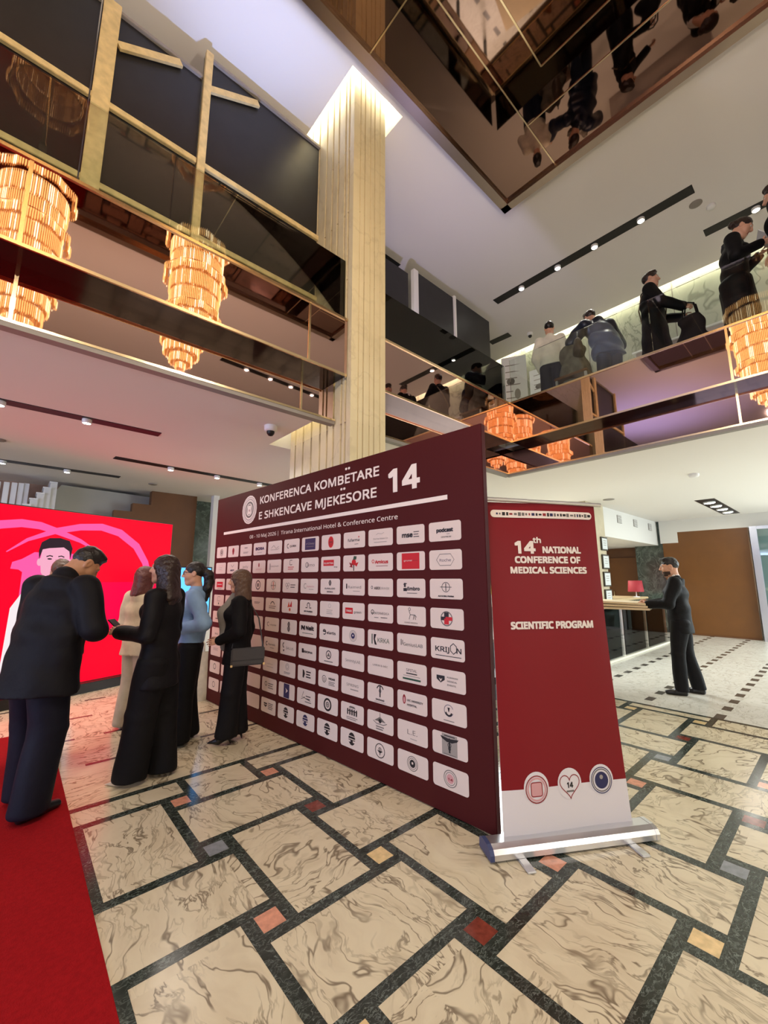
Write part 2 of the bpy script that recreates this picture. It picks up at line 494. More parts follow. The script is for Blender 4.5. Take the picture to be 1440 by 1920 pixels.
# lower ceiling = underside of the gallery slab, with a lit slot round the pier
cb = MB()
for lo, hi in (((5.83, -9), (15, 9.7)), ((-9, 3.53), (2.20, 9.7)), ((2.20, 4.62), (5.83, 9.7)), ((2.92, 3.53), (5.83, 4.62)), ((-9, -9), (5.83, -4.9)), ((-9, -4.9), (-4.9, 3.53))):
    cb.box((lo[0], lo[1], HS), (hi[0], hi[1], ZF), M_['ceil'])
cb.box((2.20, 3.53, 3.9), (2.92, 4.62, ZF), M_['ceil'])
struct('ceiling_lower', cb)
struct('trim_1', MB().box((2.205, 3.56, 3.60), (2.225, 4.6, 3.68), M_['cove']))   # strip light hidden in the slot
# upper ceiling with a slot round the pier and along the marble wall
cb = MB()
PX0, PX1, PY0, PY1 = 2.26, 3.05, 3.07, 4.55
for lo, hi in (((-9, -9), (PX0, 9.7)), ((PX1, -9), (9.03, 9.7)), ((PX0, -9), (PX1, PY0)), ((PX0, PY1), (PX1, 9.7))):
    cb.box((lo[0], lo[1], HC), (hi[0], hi[1], HC + .3), M_['ceil'])
cb.box((PX0 - .1, PY0 - .1, HC + .42), (PX1 + .1, PY1 + .1, HC + .5), M_['ceil'])
cb.box((9.03, -9, HC + .42), (9.4, 9.7, HC + .5), M_['ceil'])
struct('ceiling_upper', cb)
tm = MB()
tm.box((PX0 + .005, PY0 + .02, HC + .30), (PX0 + .035, PY1, HC + .40), M_['cove'])
tm.box((PX0 + .02, PY0 + .005, HC + .30), (PX1 - .02, PY0 + .035, HC + .40), M_['cove'])
tm.box((PX1 - .035, PY0 + .02, HC + .30), (PX1 - .005, PY1, HC + .40), M_['cove'])
struct('trim_2', tm)
struct('trim_3', MB().box((9.035, -8, HC + .30), (9.065, 6.4, HC + .40), M_['cove']))

# the square pier with fluted faces
def make_pier():
    a, b, c, d = 2.39, 2.87, 3.20, 4.42
    pts = [(a, c)]
    g = .012
    for x, dp in ((2.487, g), (2.555, .02), (2.640, g), (2.705, .02), (2.79, g)):
        pts += [(x - .008, c), (x - .004, c + dp), (x + .004, c + dp), (x + .008, c)]
    pts += [(b, c), (b, d), (a, d)]
    for y in (4.30, 4.12, 3.94, 3.76, 3.62, 3.50, 3.36, 3.29):
        pts += [(a, y + .016), (a + .03, y + .012), (a + .03, y - .012), (a, y - .016)]
    mb = MB()
    n = len(pts)
    z1 = HC + .43
    v = [(x, y, 0) for x, y in pts] + [(x, y, z1) for x, y in pts]
    mb.add(v, [(i, (i + 1) % n, n + (i + 1) % n, n + i) for i in range(n)], M_['pier'])
    for z in (1.1, 2.3, 3.1, 3.9, 4.75, 5.6, 6.45):   # the joints between the stone courses
        mb.box((a - .001, c - .001, z), (b + .001, d, z + .003), M_['pier'])
    struct('pier', mb)
make_pier()

# walls
struct('wall_back', MB().box((-9, 9.5, 0), (15, 9.7, 7.6), M_['wallg']))
struct('wall_left', MB().box((-9.2, -9, 0), (-9, 9.7, 7.6), M_['wallw']))
struct('wall_front', MB().box((-9, -9.2, 0), (15, -9, 7.6), M_['beige']))
mw = MB().box((9.25, -9, ZF), (9.4, 6.6, HC + .45), M_['lmarble'])
for y in (-1.6, .05, 1.7, 3.35, 5.0):
    mw.box((9.247, y - .008, ZF), (9.2505, y + .008, HC + .4), M_['grey_edge'])
struct('wall_gallery', mw)
struct('wall_right', MB().box((14.9, -9, 0), (15.1, 9.7, 3.3), M_['wallw']))

# the bronze-mirror ceiling field
mc = thing('mirror_ceiling', 'bronze mirror ceiling field with dark frame set in the high white ceiling', 'mirror', (0, 0, 0))
mp = MB().box((-1.5, -1.0, 7.205), (5.03, 2.81, 7.24), M_['bronze_dk'])
mp.build('mirror_panel', mc)
fr = MB()
for lo, hi in (((-1.62, 2.81, 7.15), (5.15, 2.93, HC)), ((5.03, -1.12, 7.15), (5.15, 2.93, HC)), ((-1.62, -1.12, 7.15), (-1.5, 2.93, HC)), ((-1.62, -1.12, 7.15), (5.15, -1.0, HC))):
    fr.box(lo, hi, M_['brz_edge'])
fr.build('frame', mc)
for lo, hi in (((-1.5, 2.045), (5.03, 2.06)), ((4.275, -1), (4.29, 2.05)), ((-1.5, 1.625), (3.83, 1.64)), ((3.82, -1), (3.835, 1.63)), ((2.305, 2.05), (2.32, 2.81)), ((-.2, 2.05), (-.185, 2.81)), ((1.9, -1), (1.915, 1.63)), ((-.3, -1), (-.285, 1.63)), ((4.28, -.4), (5.03, -.385))):
    MB().box((lo[0], lo[1], 7.198), (hi[0], hi[1], 7.206), M_['brass']).build('joint_strip', mc)

# gallery edges clad in bronze mirror: upper band, dark underside, lower band set back
def gallery_edge(label, p, q, n, joints_u, joints_l, ext=(0, 0), glass_label=None, zg=ZG):
    """p,q ends of the upper face on plan; n horizontal normal pointing into the void; ext extends the lower band"""
    p, q, n = Vector((*p, 0)), Vector((*q, 0)), Vector((*n, 0))
    d = (q - p).normalized()
    L = (q - p).length
    def fr(a0, a1, o0, o1, z0, z1, m, name, par, b=None):
        mb = b or MB()
        c = [p + d * a0 + n * o0, p + d * a1 + n * o0, p + d * a1 + n * o1, p + d * a0 + n * o1]
        v = [(*x.xy, z0) for x in c] + [(*x.xy, z1) for x in c]
        area = (c[1] - c[0]).cross(c[3] - c[0]).z
        f = [(0, 3, 2, 1), (4, 5, 6, 7), (0, 1, 5, 4), (1, 2, 6, 5), (2, 3, 7, 6), (3, 0, 4, 7)]
        if area < 0: f = [t[::-1] for t in f]
        mb.add(v, f, m)
        if name: mb.build(name, par)
        return mb
    root = thing('gallery_fascia', label, 'balcony')
    fr(0, L, -.03, 0, ZB, ZT, M_['bronze'], 'upper_mirror', root)
    fr(-ext[0], L + ext[1], -.27, -.24, HS + .02, ZB, M_['bronze'], 'lower_mirror', root)
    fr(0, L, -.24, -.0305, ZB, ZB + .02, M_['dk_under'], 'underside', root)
    fr(0, L, -.032, .012, ZT, ZT + .025, M_['brass'], 'top_trim', root)
    fr(0, L, -.006, .006, ZB - .012, ZB + .012, M_['brass'], 'band_trim', root)
    b = fr(-ext[0], L + ext[1], -.28, -.20, HS - .03, HS + .02, M_['grey_edge'], None, None)
    fr(-ext[0], L + ext[1], -.205, -.195, HS + .005, HS + .025, M_['brass'], None, None, b)
    b.build('bottom_trim', root)
    for u in joints_u: fr(u - .011, u + .011, -.002, .005, ZB + .012, ZT, M_['brass'], 'joint_strip', root)
    for u in joints_l: fr(u - .011, u + .011, -.242, -.235, HS + .025, ZB, M_['brass'], 'joint_strip', root)
    if glass_label:
        g = thing('glass_balustrade', glass_label, 'balustrade')
        k = max(1, round(L / 1.9)); w = L / k
        for i in range(k):
            fr(i * w + .004, (i + 1) * w - .004, -.062, -.05, ZT + .0, zg, M_['glass'], 'glass_pane', g)
    return root
gallery_edge('left gallery edge of bronze mirror above the red screen', (-4.6, Y0), (2.38, Y0), (0, -1), [6.52, 4.4, 2.2], [6.59, 4.4, 2.2], glass_label='glass balustrade along the left gallery in front of the timber frames')
gallery_edge('short gallery edge of bronze mirror between pier and corner', (2.875, Y0), (X0, Y0), (0, -1), [], [], ext=(0, .24), glass_label='short glass balustrade between the pier and the gallery corner', zg=4.88)
gallery_edge('right gallery edge of bronze mirror under the people upstairs', (X0, Y0), (X0, -4.6), (-1, 0), [2.67, 5.3], [2.66, 5.3], ext=(.24, 0), glass_label='glass balustrade along the right gallery in front of the people')
# far sides of the void, behind the camera
for k, (p, q, n) in enumerate((((-4.6, -4.6), (X0, -4.6), (0, 1)), ((-4.6, Y0), (-4.6, -4.6), (1, 0)))):
    d = 0
    mb = MB()
    if k == 0:
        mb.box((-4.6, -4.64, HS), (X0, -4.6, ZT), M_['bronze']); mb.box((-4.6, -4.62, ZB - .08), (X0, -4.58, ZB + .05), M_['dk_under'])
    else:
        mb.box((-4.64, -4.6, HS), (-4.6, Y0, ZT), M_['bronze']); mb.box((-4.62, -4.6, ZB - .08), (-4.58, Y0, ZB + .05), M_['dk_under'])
    struct('wall_fascia', mb)

# ---- recessed black light channels with spotlights
def track(label, p, q, w, z, spots, power=40, lens=.035, group='recessed black spotlight channels', drop=.0):
    p, q = Vector((*p, 0)), Vector((*q, 0))
    d = (q - p).normalized(); n = Vector((-d.y, d.x, 0)); L = (q - p).length
    root = thing('spotlight_channel', label, 'light', (p.x, p.y, z), math.atan2(d.y, d.x), group)
    ch = MB()
    ch.box((0, -w / 2, -.006), (L, w / 2, 0), M_['black'])
    ch.build('channel', root)
    for i, s in enumerate(spots):
        b = MB()
        c = (s, 0, 0)
        b.lathe([(lens * 1.25, -.006), (lens * 1.25, -.045), (lens * 1.05, -.05), (lens, -.045)], M_['white'], 16, c)
        so = b.build('spot_head', root)
        MB().lathe([(lens, -.046), (.001, -.049)], M_['lens'], 16, c).build('lens', so)
        if power:
            P = p + d * s
            light('spot', 'SPOT', (P.x, P.y, z - .06), power, NEUT, .05, (P.x, P.y, 0), spot_size=math.radians(95), spot_blend=.8)
    return root
LW, UW = .15, .19
track('nearest black spotlight channel under the left gallery, two lamps', (-1.6, 5.1), (1.09, 5.13), LW, HS, [1.33, 2.0, .5], 32)
track('farthest black spotlight channel over the stair at left', (-1.6, 7.75), (1.13, 7.8), LW, HS, [1.31, 2.04, .5], 25)
track('black spotlight channel running behind the backdrop top', (.86, 6.55), (3.4, 6.7), LW, HS, [.73, 1.43, 2.18], 28)
track('long black spotlight channel on the high ceiling above the right gallery', (6.97, 4.29), (6.97, .87), UW, HC, [.6, 1.34, 2.0, 2.72], 50, .045)
track('black spotlight channel on the high ceiling at the right photo edge', (8.1, .95), (8.1, -1.8), UW, HC, [.65, 1.5], 50, .045)
track('short black spotlight channel above the white posters', (8.2, 5.24), (8.23, 4.72), UW, HC, [], 0)
track('black spotlight channel behind the tall black panels beside pier', (2.95, 4.96), (4.75, 4.96), UW, HC, [1.02], 40, .05)
track('spotlight channel mirrored as a dark wavy line in left fascia', (3.49, -3.42), (7.0, -3.68), .19, HC, [.73, 1.47, 2.16, 2.94], 35, .05)
track('spotlight channel mirrored in the left fascia between two chandeliers', (-1.9, -3.18), (1.43, -3.12), .19, HC, [1.93, 2.64], 35, .05)
track('four-lamp black light slot in the ceiling before the brown wall', (10.7, 1.86), (13.6, 1.84), .34, HS, [], 0)
four = [o for o in COL.objects if o.name.startswith('spotlight_channel')][-1]
for s in (.45, 1.1, 1.75, 2.4):
    b = MB().lathe([(.11, -.006), (.11, -.03), (.09, -.035)], M_['white'], 16, (s, 0, 0)).build('spot_head', four)
    MB().lathe([(.09, -.03), (.001, -.034)], M_['lens'], 16, (s, 0, 0)).build('lens', b)

# ---- small ceiling fittings
def dome(label, x, y, z, r=.06, name='camera_dome'):
    t = thing(name, label, 'security camera', (x, y, z))
    MB().lathe([(r, 0), (r, -.045), (r * .85, -.06), (r * .6, -.062)], M_['white'], 20).build('housing', t)
    MB().lathe([(r * .62, -.055), (r * .58, -.085), (r * .35, -.108), (.001, -.115)], M_['black'], 20).build('lens_dome', t)
dome('white dome camera under the left gallery beside the lit pier', 1.93, 4.03, HS, .07)
dome('white dome camera on the high ceiling above the white cardigan', 8.55, 4.38, HC, .07)
def disc(name, label, cat, x, y, z, r, m, h=.03):
    t = MB().lathe([(r, 0), (r, -h * .6), (r * .8, -h), (.001, -h)], m, 20).build(name, M=Matrix.Translation((x, y, z)))
    tag(t, label, cat)
disc('smoke_detector', 'round smoke detector on the pale ceiling under right gallery', 'smoke detector', 7.94, 1.47, HS, .07, M_['white'], .05)
disc('ceiling_speaker', 'grey round ceiling speaker beside the long spotlight channel', 'speaker', 7.31, .91, HC, .085, M_['grey_edge'], .012)
disc('smoke_detector', 'small white smoke detector on the high ceiling beside grey speaker', 'smoke detector', 7.53, .76, HC, .06, M_['white'], .04)
disc('smoke_detector', 'small grey smoke detector under the left gallery at far left', 'smoke detector', -.3, 6.6, HS, .06, M_['grey_edge'], .02)
disc('ceiling_vent', 'small round ceiling vent near the stair under left gallery', 'vent', 1.66, 8.0, HS, .07, M_['grey_edge'], .015)
disc('ceiling_vent', 'thin round ceiling vent above the vented bulkhead at right', 'vent', 9.2, 3.2, HS, .11, M_['grey_edge'], .012)
# ------------------------------------------------------------------ carpet
tag(MB().bbox((-1.75, -8.5, 0.0012), (.432, 5.55, .007), mat('red_carpet', srgb('#9a1519'), .95, spec=.1, bump=(220, .3), noise=(60, .12)), .002).build('carpet_runner'),
    'long red carpet runner on the marble floor at left', 'carpet')

# ------------------------------------------------------------------ sponsor backdrop
MAROON = mat('maroon_print', srgb('#460f0d'), .6, spec=.2, noise=(1.2, .05))
CARD = mat('card_white', srgb('#dccdc0'), .5, spec=.2)
INK = {'k': mat('ink_black', srgb('#1c1a1c'), .5), 'n': mat('ink_navy', srgb('#23244f'), .5), 'g': mat('ink_grey', srgb('#6d6862'), .5), 'r': mat('ink_red', srgb('#c01820'), .5),
       'd': mat('ink_dark_red', srgb('#8a1f24'), .5), 'e': mat('ink_green', srgb('#1f4a33'), .5), 'l': mat('ink_light_grey', srgb('#9a938a'), .5), 'w': CARD, 'o': mat('ink_orange', srgb('#c8502c'), .5), 'p': mat('ink_pink', srgb('#cf9a98'), .5)}
WHITE = mat('print_white', srgb('#eadfd2'), .5, spec=.2)

def build_backdrop():
    R = Vector((2.270, 1.575, 0)); d = Vector((.0783, -.9969, 0)); n = Vector((-.9969, -.0783, 0)); Z = Vector((0, 0, 1))
    root = thing('sponsor_backdrop', 'large maroon backdrop wall printed with rows of white sponsor cards', 'backdrop', (R.x, R.y, 0), math.atan2(d.y, d.x))
    # local frame: x along the board (right end = 0), y towards the back, z up
    fr = (Vector((0, 0, 0)), Vector((1, 0, 0)), Z, Vector((0, -1, 0)))
    MB().bbox((-4.0, 0, .006), (.02, .05, 2.55), MAROON, .004).build('panel', root)
    legs = MB()
    for x in (-3.7, -2.0, -.3):
        legs.box((x - .03, .05, 0), (x + .03, .09, 2.3), M_['timber']); legs.box((x - .03, .09, 0), (x + .03, .5, .04), M_['timber'])
        legs.beam((x, .48, .03), (x, .07, 1.2), .04, .04, M_['timber'])
        legs.build('back_prop', root); legs = MB()
    # header
    t = MB()
    t.text('KONFERENCA KOMBËTARE', -2.90, 2.355, .168, fr, WHITE, .0012, 'LEFT', bold=.018, fit=1.93)
    t.text('E SHKENCAVE MJEKËSORE', -2.91, 2.175, .168, fr, WHITE, .0012, 'LEFT', bold=.018, fit=1.91)
    t.build('title_lettering', root)
    t = MB(); t.text('14', -.865, 2.195, .36, fr, WHITE, .0012, 'LEFT', bold=.03, fit=.31); t.build('number_lettering', root)
    t = MB(); t.poly([(-3.77, 2.058), (-.27, 2.058), (-.27, 2.092), (-3.77, 2.092)], fr, WHITE, .0012); t.build('rule_line', root)
    t = MB(); t.text('08 - 10 Maj 2026 |  Tirana International Hotel & Conference Centre', -3.09, 1.965, .078, fr, WHITE, .0012, 'LEFT', bold=.004, fit=2.34); t.build('date_lettering', root)
    t = MB(); cx, cz = -3.13, 2.315
    SEAL = mat('seal_grey', srgb('#b9a9a3'), .5)
    t.poly(circ(cx, cz, .172), fr, WHITE, .001); t.strip2(circ(cx, cz, .15, n=32), .012, fr, SEAL, .0016, True); t.strip2(circ(cx, cz, .125, n=32), .02, fr, SEAL, .0016, True)
    t.poly(circ(cx, cz, .10), fr, INK['g'], .0016); t.strip2(circ(cx, cz, .07, n=24), .012, fr, WHITE, .002, True)
    t.poly(rrect(cx - .045, cz - .055, cx + .045, cz + .05, .02), fr, WHITE, .002); t.text('14', cx, cz - .025, .06, fr, INK['d'], .0026, bold=.01)
    t.build('round_seal', root)

    # --- sponsor cards: 9 rows of 12, drawn with a small language
    def bars(x, y, w, n_, c, h=.06, gap=.15):   # tiny lines of unreadable small print
        return [('B', x - w / 2, y - i * gap - h / 2, x + w / 2 * (1 - .25 * (i % 2)), y - i * gap + h / 2, c) for i in range(n_)]
    def T(s, x=0, y=-.2, sz=.6, c='k', fit=None, b=.02): return ('T', s, x, y, sz, c, fit, b)
    def ring(x, y, r, w=.08, c='k'): return ('R', x, y, r, w, c)
    def disc_(x, y, r, c='k', ry=None): return ('D', x, y, r, c, ry or r)
    def emblem(x, y, r, c1, c2): return [ring(x, y, r, .07, c1), ring(x, y, r * .75, .05, c1), disc_(x, y, r * .55, c2), disc_(x, y + .04, r * .18, 'w')]
    def oval(c='k'): return [disc_(0, .05, .52, c, .62), ('B', -.38, -.02, .38, .06, 'w'), ('B', -.32, .28, .32, .34, 'w'), ('B', -.34, -.28, -.12, -.1, 'w'), ('B', .12, -.28, .34, -.1, 'w')]
    def shield(x, y, s, c): return [('P', [(x - s, y + s), (x + s, y + s), (x + s, y - .2 * s), (x, y - 1.2 * s), (x - s, y - .2 * s)], c)]
    cad = [('B', -.05, -.62, .05, .55, 'k'), ('P', [(0, .5), (-.6, .62), (-.5, .42), (-.15, .2), (0, .25)], 'k'), ('P', [(0, .5), (.6, .62), (.5, .42), (.15, .2), (0, .25)], 'k'), ring(0, .0, .17, .05, 'k'), ring(0, -.28, .12, .05, 'k')]
    rows = [
        [emblem(0, 0, .55, 'g', 'g'), [disc_(0, .1, .35, 'd', .45), ('P', [(-.2, -.3), (.2, -.3), (0, -.6)], 'd')], [('B', -.3, .3, .3, .42, 'g')] + bars(0, -.3, 1, 2, 'g'),
         [T('BORA', 0, -.15, .75, 'n', 1.5, .05)] + bars(0, -.55, .8, 1, 'l'), [('L', [(-.6, -.1), (-.2, .3), (.2, -.2), (.6, .1)], .07, 'g'), ('L', [(-.7, -.3), (.3, -.35), (.7, -.2)], .05, 'g')],
         [('A', -.5, 0, .3, 1.2, 5.1, .12, 'k'), T('QUREK', .2, -.17, .5, 'k', .95)], [('B', -.7, -.72, .7, .72, 'n'), T("e'Clisey", 0, -.05, .45, 'l', 1.1, .0), ('B', -.5, -.35, .5, -.28, 'g')],
         [disc_(0, 0, .5, 'r', .68), ring(0, 0, .36, .07, 'd'), ('B', -.2, -.12, .2, .1, 'd')], [T('fufarma', -.05, -.18, .62, 'k', 1.25, .01), disc_(.5, .3, .09, 'r')] + bars(.25, -.5, .4, 1, 'g'),
         [T('Dorina Make Co', 0, -.22, .36, 'g', 1.35, 0), ('L', [(-.4, .3), (-.2, .45), (.1, .35), (.35, .48)], .05, 'l')] + bars(0, -.5, 1.2, 1, 'l'),
         [T('mse', -.25, -.25, .85, 'k', .85, .04)] + bars(.5, .22, .45, 3, 'k', .07, .24), [T('podcast', 0, -.05, .62, 'k', 1.15, .05), T('DR', .25, -.33, .22, 'k', .2, 0), T('CENTRUM', .1, -.6, .26, 'k', .7, .01)]],
        [[('L', rrect(-.5, -.4, .5, .4, .1), .04, 'p')] + bars(0, .1, .7, 2, 'l', .05, .3), [('L', [(-.3, .5), (0, .1), (.3, .5)], .08, 'g'), T('MEDY', 0, -.5, .45, 'n', .8, .03)], [T('Jetly', .05, -.1, .7, 'g', 1.1, 0)] + bars(0, -.4, 1.1, 1, 'g'),
         [disc_(0, .25, .16, 'd', .3)] + bars(0, -.3, 1.1, 2, 'p'), [T('[RINGFART', 0, -.12, .42, 'g', 1.5, 0), ('B', -.75, -.5, -.6, .4, 'l')], [('L', rrect(-.17, .1, .17, .7, .05), .08, 'k')] + bars(0, -.2, .9, 2, 'r', .08, .26),
         [T('Bmo', .15, -.2, .72, 'g', 1.0, .0), ring(-.35, 0, .3, .08, 'k')], [('B', -.85, -.2, .4, .5, 'r'), T('ELEKTRA', -.22, .0, .42, 'w', 1.1, .02), T('Grup', .62, -.42, .25, 'k', .4, .02)],
         [disc_(0, .1, .35, 'r', .35), ('P', [(-.1, .35), (.0, .8), (.3, .75), (.25, .4)], 'e'), ('P', [(-.5, .1), (-.3, -.4), (0, -.1)], 'd'), ('P', [(.5, .1), (.3, -.4), (0, -.1)], 'r'), ('B', -.04, -.85, .04, -.2, 'k'), ('P', [(-.5, -.4), (-.2, -.2), (-.1, -.5)], 'd')],
         [ring(-.68, .1, .16, .08, 'r'), T('Amicus', .12, -.12, .62, 'r', 1.2, .04)] + bars(.15, -.4, 1.1, 1, 'd', .05), [('B', -.72, -.78, .72, .78, 'r'), T('gruner', -.2, -.02, .3, 'w', .7, .01), ('B', .2, .0, .6, .05, 'd')],
         [('C', [(-.62, 0), (-.38, .52), (.38, .52), (.62, 0), (.38, -.52), (-.38, -.52)], .06, 'g'), T('Roche', 0, -.17, .52, 'n', .8, 0)]],
        [[('B', -.7, -.5, .7, .4, 'r'), ('B', -.5, -.1, .5, .02, 'w')] + bars(0, -.7, 1, 1, 'g'), shield(0, .1, .4, 'l') + [disc_(0, .1, .2, 'g')], [T('2k', 0, -.2, .6, 'g', .7)], [ring(0, 0, .6, .16, 'k'), disc_(0, 0, .3, 'g')],
         [ring(0, 0, .58, .07, 'g'), T('BAYER', 0, -.1, .3, 'k', .8, .02), ('B', -.04, -.5, .04, .5, 'o')], [ring(-.55, .1, .22, .06, 'g'), ring(-.25, .15, .2, .06, 'g'), ring(-.4, -.2, .2, .06, 'g')] + bars(.4, .1, .7, 2, 'g', .12, .3),
         [('A', -.5, 0, .32, .8, 5.5, .07, 'g'), T('Galenic', .2, -.15, .42, 'p', 1.0, .01)] + bars(.3, -.4, .6, 1, 'l'), [disc_(0, .42, .22, 'g', .35), ring(0, .42, .22, .06, 'k'), T('EURALGIO', 0, -.33, .36, 'k', 1.2, .02), T('MEDICA', 0, -.7, .32, 'k', .7, .02)],
         [('B', -.8, -.2, -.68, .35, 'k'), T('Raimed', .1, -.16, .58, 'g', 1.35, .0)] + bars(.3, -.45, .7, 1, 'l'), [ring(-.78, 0, .13, .06, 'k'), T('ABDI', -.28, -.2, .52, 'k', .55, .02), T('IBRAHIM', .42, -.2, .52, 'l', .78, .0)],
         [('B', -.6, -.3, -.3, .0, 'k'), ('B', -.55, .1, -.4, .5, 'k'), ('L', [(-.6, .35), (-.3, .45)], .08, 'k'), T('Embro', .22, -.2, .62, 'k', .95, .03)] + bars(.1, -.48, .8, 1, 'g'),
         [ring(0, .15, .42, .06, 'k'), ('B', -.4, .13, .4, .18, 'k'), ('B', -.02, -.2, .03, .5, 'k'), T('ALB GLOBAL PHARMA', 0, -.72, .25, 'k', 1.1, .03)]],
        [[('L', rrect(-.3, -.1, .3, .6, .1), .07, 'g'), disc_(0, -.5, .16, 'e')], bars(0, .25, 1.2, 3, 'g', .09, .27), bars(0, .3, .8, 3, 'g'), bars(0, .2, 1, 2, 'k'),
         [('A', 0, -.1, .55, .25, 2.9, .14, 'k')] + bars(0, -.2, 1.1, 2, 'g', .09, .25), [('P', [(-.3, -.2), (-.1, .6), (.05, -.1)], 'o'), ('P', [(.0, -.1), (.3, .7), (.35, -.1)], 'r'), disc_(.05, -.45, .2, 'o')],
         [('A', 0, .3, .3, -.9, 4.05, .12, 'k'), ('B', -.38, -.08, -.12, .02, 'k'), ('B', .12, -.08, .38, .02, 'k'), T('EFE PHARMA', 0, -.55, .32, 'k', 1.1, .04)], [ring(0, .4, .22, .04, 'l')] + bars(0, -.1, .7, 3, 'l', .06, .2),
         [('B', -.85, -.3, -.05, .35, 'r'), T('TREE', -.45, -.1, .4, 'w', .6, .03), T('green', .45, -.2, .5, 'g', .75, .01)], [ring(-.72, .1, .2, .07, 'k'), ring(-.72, -.05, .1, .06, 'k'), T('INTERMEDICA', .12, -.12, .46, 'k', 1.35, .0)] + bars(.35, -.42, .6, 1, 'k') + bars(-.35, -.45, .4, 1, 'g'),
         [ring(-.12, .62, .13, .05, 'k'), ('L', [(-.15, .45), (-.05, .1), (.3, .1), (.36, -.35)], .07, 'k'), ('L', [(-.05, .1), (-.15, -.35)], .06, 'k'), ('L', [(.25, .1), (.18, -.35)], .06, 'k'), ('L', [(.33, .1), (.45, -.1)], .05, 'k'), T('GUNES MEDIKA', 0, -.72, .26, 'k', 1.05, 0)],
         [ring(0, 0, .60, .11, 'g'), ('B', -.16, .05, .16, .55, 'k'), ('B', -.38, -.16, -.02, .16, 'k'), ('B', -.06, -.16, .40, .16, 'r'), ('B', -.16, -.5, .16, .0, 'r')]],
        [[('B', -.05, .1, .05, .4, 'g')] + bars(0, -.3, 1, 1, 'k', .12), [disc_(.1, 0, .3, 'k')], bars(0, 0, 1, 2, 'g'), bars(0, 0, 1, 2, 'g'),
         [('A', -.55, 0, .28, .9, 5.3, .08, 'k'), T('-vizyres', .2, -.15, .42, 'g', 1.05, 0)], [disc_(0, .3, .25, 'g', .35), disc_(0, -.25, .28, 'g', .4), ring(0, -.25, .28, .06, 'k'), ring(0, .3, .25, .06, 'k')],
         [T('N', -.62, -.05, .85, 'k', .42, .08), T('Nelt', .25, -.05, .85, 'k', .98, .05)] + bars(0, -.48, 1.4, 1, 'e', .06), [('A', -.55, 0, .3, -2.2, 2.6, .12, 'k'), ('B', -.72, .0, -.35, .16, 'k'), T('elartis', .25, -.18, .58, 'k', 1.0, .02)],
         emblem(0, 0, .56, 'l', 'n'), [('B', -.78, -.5, -.7, .5, 'e'), ('P', [(-.58, .5), (-.35, .5), (-.48, .0), (-.3, -.55), (-.5, -.55), (-.6, .0)], 'k'), T('KRKA', .28, -.28, .92, 'e', 1.05, .0)],
         [('B', -.85, -.2, -.78, .35, 'g'), ('B', -.72, -.1, -.66, .3, 'g'), T('GeniusLAB', .12, -.22, .62, 'k', 1.5, .0)], [T('KRIJ', -.35, -.25, .88, 'k', .95, .015), ('C', [(.42, .55), (.62, .3), (.62, -.1), (.42, -.35), (.22, -.1), (.22, .3)], .09, 'k'), T('N', .78, -.25, .88, 'k', .3, .015), ('B', -.82, -.62, .92, -.56, 'k')]],
        [[T('IKC', 0, -.2, .5, 'g', .8)], [('B', -.3, -.3, .3, .3, 'g')], bars(0, 0, 1, 2, 'g'), bars(0, 0, 1, 2, 'g'), [('A', -.65, .05, .26, .9, 5.3, .13, 'k'), T('Eurovis', .15, -.12, .46, 'k', 1.05, .01)] + bars(.2, -.45, .6, 1, 'g'),
         [('A', -.6, .25, .3, 1.5, 4.9, .14, 'k'), ('P', [(-.75, -.35), (-.5, -.3), (-.6, -.6)], 'k'), T('SALUS', .25, -.2, .6, 'k', 1.05, .0)], [('B', -.7, -.2, -.45, .3, 'k'), T('BIKOPHA', .12, -.15, .45, 'k', 1.1, .03)],
         [ring(0, .15, .42, .12, 'k'), ('P', [(-.2, -.05), (.2, -.05), (0, .4)], 'g')] + bars(0, -.6, 1, 1, 'g', .1), [T('SerenityLAB', 0, -.15, .6, 'g', 1.5, .0)], [T('LAREM & MEC', 0, .0, .36, 'k', 1.35, .0)],
         [T('SPITAL', 0, .1, .5, 'k', .85, 0)] + bars(0, -.08, .85, 1, 'k', .1) + bars(0, -.3, 1.3, 1, 'l') + [('B', -.7, -.66, .7, -.5, 'e')],
         shield(-.5, .05, .28, 'k') + [('P', [(-.62, .1), (-.5, .0), (-.38, .1), (-.5, -.2)], 'w'), T('ALBANIAN', .3, .2, .26, 'g', .72, .01), T('MEDICAL', .27, -.12, .26, 'g', .65, .01), T('EVENTS', .23, -.44, .26, 'g', .56, .01)]],
        [bars(0, .3, 1.1, 3, 'l'), [('L', [(-.2, .3), (.1, .0), (.3, .4)], .1, 'e')], bars(0, 0, 1, 2, 'g'), bars(0, 0, 1, 2, 'g'), [T('elisa', 0, .0, .4, 'l', .8, 0)] + bars(0, -.3, 1, 1, 'l'), [ring(0, .3, .38, .05, 'g'), ring(0, .3, .22, .05, 'g')] + bars(0, -.4, .9, 2, 'g'),
         [('P', [(-.5, .5), (-.3, .4), (-.2, .0), (-.35, -.5), (-.5, -.4)], 'k')] + bars(.25, .3, .6, 3, 'k', .14, .3), [ring(-.45, .05, .35, .07, 'k'), ring(-.45, .0, .15, .07, 'g'), T('HIGAR', .42, .1, .42, 'k', .7, .03)] + bars(.42, -.15, .7, 3, 'g', .07, .16),
         [T('SPRING', 0, .0, .55, 'g', 1.2, .0)] + bars(.2, -.3, .8, 1, 'l', .12), [('A', 0, .35, .5, .3, 2.84, .13, 'k'), ('B', -.05, -.3, .05, .75, 'k'), ring(0, .3, .14, .06, 'k'), T('SARAKI', 0, -.62, .3, 'k', .75, .03)] + bars(0, -.78, 1, 1, 'l', .04),
